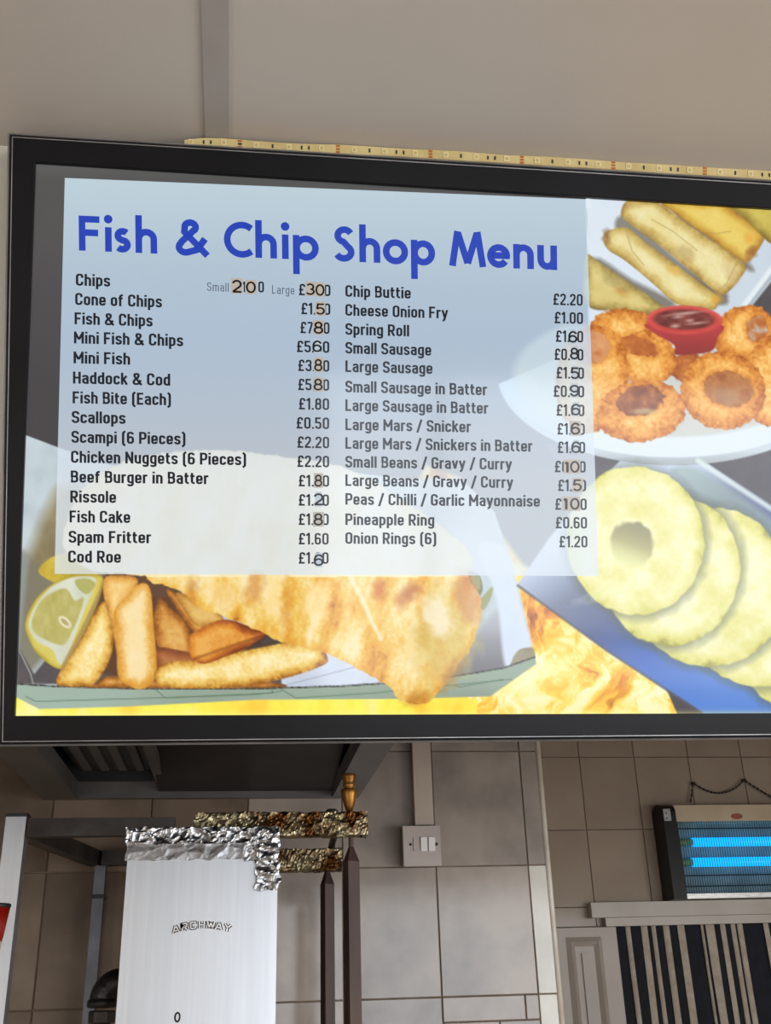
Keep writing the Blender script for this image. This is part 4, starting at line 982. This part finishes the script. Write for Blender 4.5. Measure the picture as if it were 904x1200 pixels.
    pin = [(166, 162, 90), (210, 206, 120), (222, 218, 146), (230, 226, 168), (236, 234, 194)]
    for i, (el_, sd) in enumerate(((e2(990, 770, 190, 130, 20), 131), (e2(850, 590, 250, 222, 25), 132), (e2(690, 470, 275, 278, 20), 133), (e2(560, 415, 236, 262, 15), 134), (e2(432, 308, 240, 258, -8), 135))):
        el_ = el_+(P.noise(9, sd)-.5)*3
        P.put(el_+5, (96, 102, 92), .6, soft=13)
        tt = np.clip(el_/16, 0, 1)*.5+P.fbm(26, sd+40, 4)*1.1-.28+(P.fbm(4, sd+60, 2)-.5)*.2
        P.put(el_, P.mixc(tt, *pin), soft=2)
    P.put(e2(340, 560, 130, 30, 30), (120, 116, 110), .0)
    hl = e2(420, 318, 76, 78)+(P.noise(7, 141)-.5)*4
    P.put(hl, P.mixc(sm(610, 665, Y+(X-740)*-.35), (150, 146, 112), (176, 172, 126), (222, 224, 166)), .95, soft=4)
    for a_, b_, c_, d_, r_ in ((600, 380, 60, 10, 60), (350, 480, 80, 10, -20), (540, 180, 60, 10, 40), (700, 600, 70, 8, -50), (820, 640, 60, 8, -40), (280, 200, 50, 8, -60)):
        P.put(e2(a_, b_, c_, d_, r_)+(P.noise(6, a_)-.5)*6, (236, 238, 200), .4, soft=7)
    # edge-lit glow line along the lower border, printed contrast
    P.C = P.C*1.0
    lum = P.C.mean(-1, keepdims=True)
    P.C = (lum+(P.C-lum)*1.03-140)*1.13+138
    P.C = P.C+(np.clip(1-(837.5-Y)/9, 0, 1)**2*.55)[..., None]*(np.array([255, 250, 150.])-P.C)

def paint_panel(P):
    """the translucent white print over the pictures that carries the price list"""
    paint_pictures(P)
    P.C = np.clip(P.C, 0, 255)
    Y = P.Y; X = P.X
    t = np.clip((Y-230)/330, 0, 1)
    veil = P.mixc(t, (208, 232, 246), (198, 222, 246), (218, 228, 238))
    P.C = P.C*.21+veil*.79
    P.C += ((1-np.clip((Y-205)/90, 0, 1))*8)[..., None]

def print_mesh(name, quad, off, step, painter, m, parent, clip=None):
    """a flat printed sheet; quad = four pixel corners (tl, tr, br, bl) on the sign's face"""
    q = np.array(quad, float); W_ = int(np.hypot(*(q[1]-q[0]))/step); H_ = int(np.hypot(*(q[3]-q[0]))/step)
    u, v = np.meshgrid(np.linspace(0, 1, W_+1), np.linspace(0, 1, H_+1))
    PX = (q[0, 0]*(1-u)+q[1, 0]*u)*(1-v)+(q[3, 0]*(1-u)+q[2, 0]*u)*v
    PY = (q[0, 1]*(1-u)+q[1, 1]*u)*(1-v)+(q[3, 1]*(1-u)+q[2, 1]*u)*v
    P = Art(PX, PY); painter(P)
    co = onS_np(PX, PY, off).reshape(-1, 3)
    idx = np.arange((W_+1)*(H_+1)).reshape(H_+1, W_+1)
    f = np.stack([idx[:-1, :-1], idx[1:, :-1], idx[1:, 1:], idx[:-1, 1:]], -1).reshape(-1, 4)
    if clip is not None:
        cx = (PX[:-1, :-1]+PX[1:, 1:])/2; cy = (PY[:-1, :-1]+PY[1:, 1:])/2
        f = f[~clip(cx, cy).reshape(-1)]
        used, inv = np.unique(f, return_inverse=True); f = inv.reshape(-1, 4)
        co = co[used]; colr = lin(np.clip(P.C, 0, 255)).reshape(-1, 3)[used]
    else: colr = lin(np.clip(P.C, 0, 255)).reshape(-1, 3)
    me = bpy.data.meshes.new(name); nv = len(co); nf = len(f)
    me.vertices.add(nv); me.vertices.foreach_set('co', co.ravel().astype(np.float32))
    me.loops.add(nf*4); me.loops.foreach_set('vertex_index', f.ravel().astype(np.int32))
    me.polygons.add(nf); me.polygons.foreach_set('loop_start', np.arange(0, nf*4, 4, dtype=np.int32))
    me.update(calc_edges=True)
    at = me.color_attributes.new('print', 'FLOAT_COLOR', 'POINT')
    at.data.foreach_set('color', np.concatenate([colr, np.ones((nv, 1))], 1).astype(np.float32).ravel())
    return link(name, me, m, parent)

# ---------------------------------------------------------------- the sign
def print_mat(name, rough):
    m = bpy.data.materials.new(name); m.use_nodes = True; N = m.node_tree.nodes; b = N['Principled BSDF']
    a = N.new('ShaderNodeAttribute'); a.attribute_name = 'print'
    m.node_tree.links.new(a.outputs['Color'], b.inputs['Emission Color']); b.inputs['Emission Strength'].default_value = GLOW
    b.inputs['Base Color'].default_value = (.012, .012, .012, 1); b.inputs['Roughness'].default_value = rough; b.inputs['Specular IOR Level'].default_value = .34
    return m
GLOW = .98
pm = print_mat('backlit_print', .09)
bez = mat('black_gloss_bezel', (11, 11, 14), .3, col2=(16, 16, 20), scale=8, spec=.22)
silver = mat('silver_edge', (176, 176, 178), .3, .8, col2=(150, 150, 152), scale=20)
OUT = [(10, 157.5), (1000, 218), (1000, 865.2), (-1.5, 874.5)]       # outer edge of the case
INN = [(42.5, 192.5), (962, 250), (962, 835.5), (18.8, 838.8)]       # visible print
sign = empty('menu_sign', tuple(onS(452, 870, -.02)), 'large backlit fish and chip shop menu sign in a black frame', 'sign')
def lerp4(A_, B_, t): return [(a[0]+(b[0]-a[0])*t, a[1]+(b[1]-a[1])*t) for a, b in zip(A_, B_)]
def ringS(rings, name, m, parent):
    bm = bmesh.new(); V = [[bm.verts.new(tuple(onS(p[0], p[1], 0)+SNV*off)) for p in q_] for q_, off in rings]
    for a_, b_ in zip(V, V[1:]):
        for k in range(4): bm.faces.new([a_[k], a_[(k+1) % 4], b_[(k+1) % 4], b_[k]])
    return bobj(name, bm, m, parent)
# inset of the outer outline by a number of pixels
def inset(qd, n): return [(qd[0][0]+n, qd[0][1]+n), (qd[1][0]-n, qd[1][1]+n), (qd[2][0]-n, qd[2][1]-n), (qd[3][0]+n, qd[3][1]-n)]
bm = bmesh.new(); slabS(bm, inset(OUT, 3), -.045, -.012); bobj('light_box', bm, silver, sign)
ringS([(OUT, -.04), (OUT, .004), (inset(OUT, 2.2), .006), (inset(OUT, 3.0), .004)], 'silver_edge', silver, sign)
rw = [(inset(OUT, 2.8), .001), (inset(OUT, 3.2), .0056), (inset(OUT, 5), .0062), (lerp4(OUT, INN, .975), .0062), (INN, .0052), (INN, .0)]
ringS(rw, 'bezel', bez, sign)
ringS([(inset(OUT, 5.2), .0058), (inset(OUT, 5.5), .0067), (inset(OUT, 6.4), .0067), (inset(OUT, 6.7), .0058)], 'inner_edge_line', silver, sign)
MP = [(76, 208.5), (687, 233.5), (702, 675), (64, 672.5)]
def under_panel(cx, cy):
    ul = 76+(64-76)*(cy-208.5)/464; ur = 687+15*(cy-233.5)/441.5
    tpn = 208.5+(cx-76)/611*25; btm = 672.5+(cx-64)/638*2.5
    return (cx > ul+4) & (cx < ur-4) & (cy > tpn+4) & (cy < btm-4)
print_mesh('printed_pictures', INN, 0.0, 1.3, paint_pictures, pm, sign, clip=under_panel)['label'] = 'printed photographs of fish and chips, spring rolls, onion rings and pineapple'
mp = print_mesh('menu_panel', MP, .0004, 1.6, paint_panel, pm, sign)
mp['label'] = 'translucent white printed panel carrying the price list'
corner = print_mesh('panel_corner', [(686.5, 233.2), (692, 231.8), (694, 244), (687.2, 244)], .0006, 2.0, lambda P: P.put(P.X*0+1, (226, 236, 244)), pm, sign)

def ink(name, c, g=1.0):
    m = mat(name, (8, 8, 10), .12, spec=.34); b = m.node_tree.nodes['Principled BSDF']
    b.inputs['Emission Color'].default_value = tuple(lin(c))+(1,); b.inputs['Emission Strength'].default_value = g
    return m
blue = ink('blue_backlit_ink', (30, 64, 180)); black = ink('black_backlit_ink', (22, 28, 38)); grey = ink('grey_backlit_ink', (92, 104, 122))
HB_ = [(92.5, 117), (122, 132.5), (134, 153.5), (158.8, 184.6), (206, 245), (263, 293.5), (299.4, 325), (330.4, 339), (343.5, 372.8),
       (391.5, 416.5), (421.5, 446), (450.2, 477.5), (482.2, 509), (526.8, 570), (572.2, 597.5), (602, 626), (630.5, 653)]
k_ = 0
for wd_ in ('Fish', '&', 'Chip', 'Shop', 'Menu'):
    b_ = HB_[k_:k_+len(wd_)]; k_ += len(wd_); f_ = lambda x: 293.5 + (x-92.5)*.0412
    text_on_sign('heading_word', wd_, (b_[0][0], f_(b_[0][0])), (b_[-1][1], f_(b_[-1][1])), 41.0, blue, mp, .0010, HEAD, .19, .0, boxes=b_, lean=(-.012, 0))['label'] = 'blue bold word of the heading'
left = [('Chips', 89, 129, 334.6), ('Cone of Chips', 88.2, 189.7, 357.2), ('Fish & Chips', 87.5, 178.8, 380), ('Mini Fish & Chips', 86.8, 214.6, 402.4), ('Mini Fish', 86.3, 152.5, 425.8),
        ('Haddock & Cod', 85.6, 199.5, 449.4), ('Fish Bite (Each)', 85.2, 200.6, 472.6), ('Scallops', 84.2, 147, 495.6), ('Scampi (6 Pieces)', 83.8, 217.6, 518.8), ('Chicken Nuggets (6 Pieces)', 83.3, 288.7, 542.2),
        ('Beef Burger in Batter', 83, 244.3, 565.4), ('Rissole', 82.5, 136, 588.8), ('Fish Cake', 81.6, 152.6, 612.2), ('Spam Fritter', 80.6, 177, 636), ('Cod Roe', 80, 141.7, 659.2)]
right = [('Chip Buttie', 405, 481.6, 347.6), ('Cheese Onion Fry', 405, 525, 369.8), ('Spring Roll', 405, 479.7, 392.2), ('Small Sausage', 405, 505.6, 414.2), ('Large Sausage', 405, 507, 435.8),
         ('Small Sausage in Batter', 405, 571, 459.6), ('Large Sausage in Batter', 405, 572.3, 481.5), ('Large Mars / Snicker', 405, 552, 504), ('Large Mars / Snickers in Batter', 405, 624.2, 525.8),
         ('Small Beans / Gravy / Curry', 405, 600, 547.7), ('Large Beans / Gravy / Curry', 405, 601.4, 569.4), ('Peas / Chilli / Garlic Mayonnaise', 405, 633, 591.4), ('Pineapple Ring', 405, 509.2, 615.2), ('Onion Rings (6)', 405, 511.7, 637.2)]
def slope(y): return .043-.039*(y-215)/455
for t, x0, x1, y in left: text_on_sign('menu_line', t, (x0, y), (x1, y+(x1-x0)*slope(y)), 14.0, black, mp, .0010, thick=.165)
for t, x0, x1, y in right: text_on_sign('menu_line', t, (x0, y), (x1, y+(x1-x0)*slope(y)), 13.5, black, mp, .0010, thick=.16)
text_on_sign('menu_line', 'Small', (242.5, 341.0), (268.6, 342.0), 10.4, grey, mp, .0010, thick=.10)
text_on_sign('menu_line', 'Large', (318.6, 344.2), (345.4, 345.4), 10.4, grey, mp, .0010, thick=.10)
# prices; printed digits, then the hand-stuck digits over them
pl_ = [(346, 350.2, 387.6, '£3.00'), (368.2, 353, 387.4, '£1.50'), (390.4, 352, 386.4, '£7.80'), (412.6, 347.8, 386.2, '£5.60'), (434.8, 349.4, 386.2, '£3.80'), (457.2, 349.4, 386, '£5.80'), (479.8, 350.2, 386, '£1.80'), (502.2, 347.4, 386, '£0.50'),
       (524.8, 348.4, 386, '£2.20'), (547.2, 348.4, 386, '£2.20'), (570, 350, 386, '£1.80'), (592.6, 350, 385.8, '£1.20'), (615.2, 350, 385.6, '£1.80'), (638, 350, 385.4, '£1.60'), (660.6, 350, 385.4, '£1.60')]
pr_ = [(357.3, 648.5, 683.2, '£2.20'), (378.8, 650, 683.6, '£1.00'), (400.6, 651.5, 683.8, '£1.60'), (421.8, 650, 684, '£0.80'), (443.4, 652.3, 684.8, '£1.50'), (465, 648.9, 685, '£0.90'), (487.2, 652.3, 685.3, '£1.60'), (509.2, 653.4, 685.8, '£1.60'),
       (530.8, 653.8, 686.2, '£1.60'), (553.4, 650.4, 686.8, '£0.00'), (575.4, 654.2, 687.3, '£1.50'), (597.4, 650.8, 688, '£0.00'), (619.2, 651.5, 688.4, '£0.60'), (641.4, 655.7, 688.8, '£1.20')]
for y, x0, x1, t in pl_+pr_:
    text_on_sign('menu_price', t, (x0, y), (x1, y+(x1-x0)*slope(y)), 13.6, black, mp, .0010, thick=.15)
text_on_sign('menu_price', '0', (302.8, 342.6), (309.6, 342.9), 13.0, black, mp, .0010, thick=.15)
text_on_sign('menu_price', '1', (285, 342.4), (287.4, 342.5), 12.4, black, mp, .0010, thick=.2)
tan = ink('tan_sticker_paper', (186, 176, 164)); pale = ink('clear_sticker_film', (184, 196, 206)); sink = ink('sticker_ink', (10, 10, 12), .6)
WIDE = {k: (v[0], v[1]) for k, v in DIN.items()}
o_ = lambda cx, cy, rx, ry, a0=0, a1=360, n=20: [(cx+rx*math.cos(math.radians(a0+(a1-a0)*i/n)), cy+ry*math.sin(math.radians(a0+(a1-a0)*i/n)), 0) for i in range(n+1)]
s = .065
WIDE = {'0': G(.72, ['c']+o_(.36, .5, .295, .435)[:-1]), '1': G(.3, ('o', (.02, .78, 0), (.2, .93, 0), (.2, 0))),
 '2': G(.70, ['o']+o_(.35, .66, .27, .275, 165, -35, 12)+[(.08, .07, 0), (.68, .07, 0)]),
 '3': G(.70, ['o']+o_(.34, .70, .24, .235, 150, -80, 12), ['o']+o_(.34, .29, .28, .225, 85, -155, 14)),
 '5': G(.70, ['o', (.62, .93, 0), (.17, .93, 0), (.10, .50, 0)]+o_(.34, .33, .28, .27, 130, -150, 16)),
 '6': G(.70, ['c']+o_(.35, .32, .27, .26)[:-1], ['o']+o_(.37, .50, .29, .43, 185, 35, 12)),
 '8': G(.70, ['c']+o_(.35, .72, .22, .215)[:-1], ['c']+o_(.35, .29, .275, .235)[:-1]),
 '9': G(.70, ['c']+o_(.35, .67, .27, .26)[:-1], ['o']+o_(.33, .49, .29, .43, 5, -150, 12))}
# digit, centre x, baseline y, width, height, paper (t = tan, p = clear)
ST = [('2', 277.6, 343.0, 12, 15, 't'), ('0', 294.2, 343.4, 11.5, 13.5, 't'), ('3', 363.8, 345.6, 11, 13.5, 't'), ('0', 375.2, 346.6, 10.5, 13.5, 't'),
      ('5', 375.6, 368.6, 11, 13, 't'), ('8', 373.4, 391, 11.5, 14, 't'), ('6', 371.8, 412.4, 11.5, 13.5, 'p'), ('8', 373.2, 434.8, 10, 14, 't'), ('8', 373, 457.4, 11, 13.6, 't'),
      ('8', 373.2, 570.2, 9.5, 14, 't'), ('2', 373.4, 592.2, 12, 14, 'p'), ('8', 373.2, 615.6, 11.5, 14, 't'), ('6', 373.6, 663, 12, 13.5, 'p'),
      ('6', 671.6, 401.4, 11, 13.5, 'p'), ('8', 673.4, 421, 10.5, 13.5, 'p'), ('5', 674, 444, 11, 13.5, 'p'), ('9', 673.6, 464.6, 12, 13.5, 'p'), ('6', 675, 486.6, 11.5, 13.5, 'p'),
      ('6', 674.6, 509.2, 11.5, 14, 't'), ('6', 675.2, 530.8, 11, 13.5, 'p'), ('1', 664.6, 553.6, 4.5, 13, 't'), ('0', 674, 553.8, 11, 13.5, 't'), ('5', 676.8, 575.4, 11, 13.6, 't'), ('1', 663.2, 597, 4.5, 13.5, 't'), ('0', 674, 597.2, 11, 13.5, 't')]
rs = random.Random(12)
for dgt, cx, by, wd_, ht_, pp in ST:
    sl = slope(by); hw = wd_*.5+(.7 if wd_ > 8 else 1.6) if pp == 't' else wd_*.34; tw = rs.uniform(-.5, .5)
    q_ = [(cx-hw+tw, by-ht_-1.6-hw*sl), (cx+hw+tw, by-ht_-1.6+hw*sl), (cx+hw, by+1.6+hw*sl), (cx-hw, by+1.6-hw*sl)]
    bm = bmesh.new(); slabS(bm, q_, .0011, .00135 if pp == 't' else .0013)
    stk = bobj('price_sticker', bm, tan if pp == 't' else pale, sign); stk['label'] = ('tan paper' if pp == 't' else 'clear film') + ' sticker covering a printed digit'
    text_on_sign('sticker_digit', dgt, (cx-wd_/2, by-wd_/2*sl), (cx+wd_/2, by+wd_/2*sl), ht_, sink, stk, .00155, WIDE, .15 if dgt != '1' else .2, .0)

# ---------------------------------------------------------------- LED tape along the top of the sign
tape = empty('led_strip', tuple(onS(560, 190, -.012)), 'unlit yellowed LED strip light lying along the top edge of the sign', 'strip light')
tp_m = mat('yellowed_silicone', (192, 174, 122), .35, col2=(178, 158, 104), scale=30)
chip_m = mat('led_chip', (206, 192, 148), .4); dot_m = mat('resistor', (34, 28, 24), .5); pad_m = mat('copper_pad', (176, 96, 40), .4, .5); lens_m = mat('led_lens', (176, 158, 98), .3)
OT = -.008
cen_ = [(216, 163.4), (222, 163.4), (240, 163.6), (262, 164.2), (300, 167.4), (340, 169.6), (400, 172.0), (440, 174.0), (520, 178.6), (600, 183.8), (680, 188.2), (760, 194.0), (840, 198.6), (904, 202.6), (980, 207.4)]
def cy_at(x):
    for a, b in zip(cen_, cen_[1:]):
        if a[0] <= x <= b[0]: t = (x-a[0])/(b[0]-a[0]); return a[1]+(b[1]-a[1])*t
    return cen_[-1][1]
bm = bmesh.new(); prev = None; xs_ = [216+k*6 for k in range(128)]
for x in xs_:
    hh_ = 6.1 if x > 235 else 6.1*min(1, .55+(x-216)/40)
    hh_ += .35*math.sin(x*.05)
    y = cy_at(x); o_f, o_b = OT+.0012, OT-.0012
    r = [bm.verts.new(tuple(onS(x, y-hh_, 0)+SNV*o_b)), bm.verts.new(tuple(onS(x, y-hh_*.8, 0)+SNV*o_f)), bm.verts.new(tuple(onS(x, y+hh_*.8, 0)+SNV*o_f)), bm.verts.new(tuple(onS(x, y+hh_, 0)+SNV*o_b))]
    if prev:
        for k in range(4): bm.faces.new([prev[k], r[k], r[(k+1) % 4], prev[(k+1) % 4]])
    else: bm.faces.new(r)
    prev = r
bm.faces.new(prev[::-1]); bobj('strip_body', bm, tp_m, tape)
def patch(name, x, w_, h_, m, parent, proud=.0005, dy=0):
    y = cy_at(x)+dy; k = slopeT = .062
    bm = bmesh.new(); slabS(bm, [(x-w_/2, y-h_/2-w_/2*k), (x+w_/2, y-h_/2+w_/2*k), (x+w_/2, y+h_/2+w_/2*k), (x-w_/2, y+h_/2-w_/2*k)], OT+.0011, OT+.0012+proud)
    return bobj(name, bm, m, parent)
x = 223.5; i = 0; kinds = ['rr', '', 'pad', 'r', ]
seq = [38.8, 39.4, 38.6, 36.6, 37.2]
while x < 975:
    c_ = patch('led_chip', x, 6.2, 6.4, chip_m, tape, .0008); patch('lens', x, 3.4, 3.6, lens_m, c_, .001)
    ph = i % 3; nx_ = x+38.5-(i > 4)*2.6
    m_ = (x+nx_)/2
    if ph == 0:
        for dx in (-4.2, 4.2): patch('resistor', m_+dx, 2.0, 4.2, dot_m, tape)
    elif ph == 1:
        for dy in (-3.4, 0, 3.4): patch('solder_pad', m_, 4.4, 2.2, pad_m if dy or i > 2 else dot_m, tape, dy=dy)
    else: patch('resistor', m_, 2.0, 4.4, dot_m, tape)
    x = nx_; i += 1
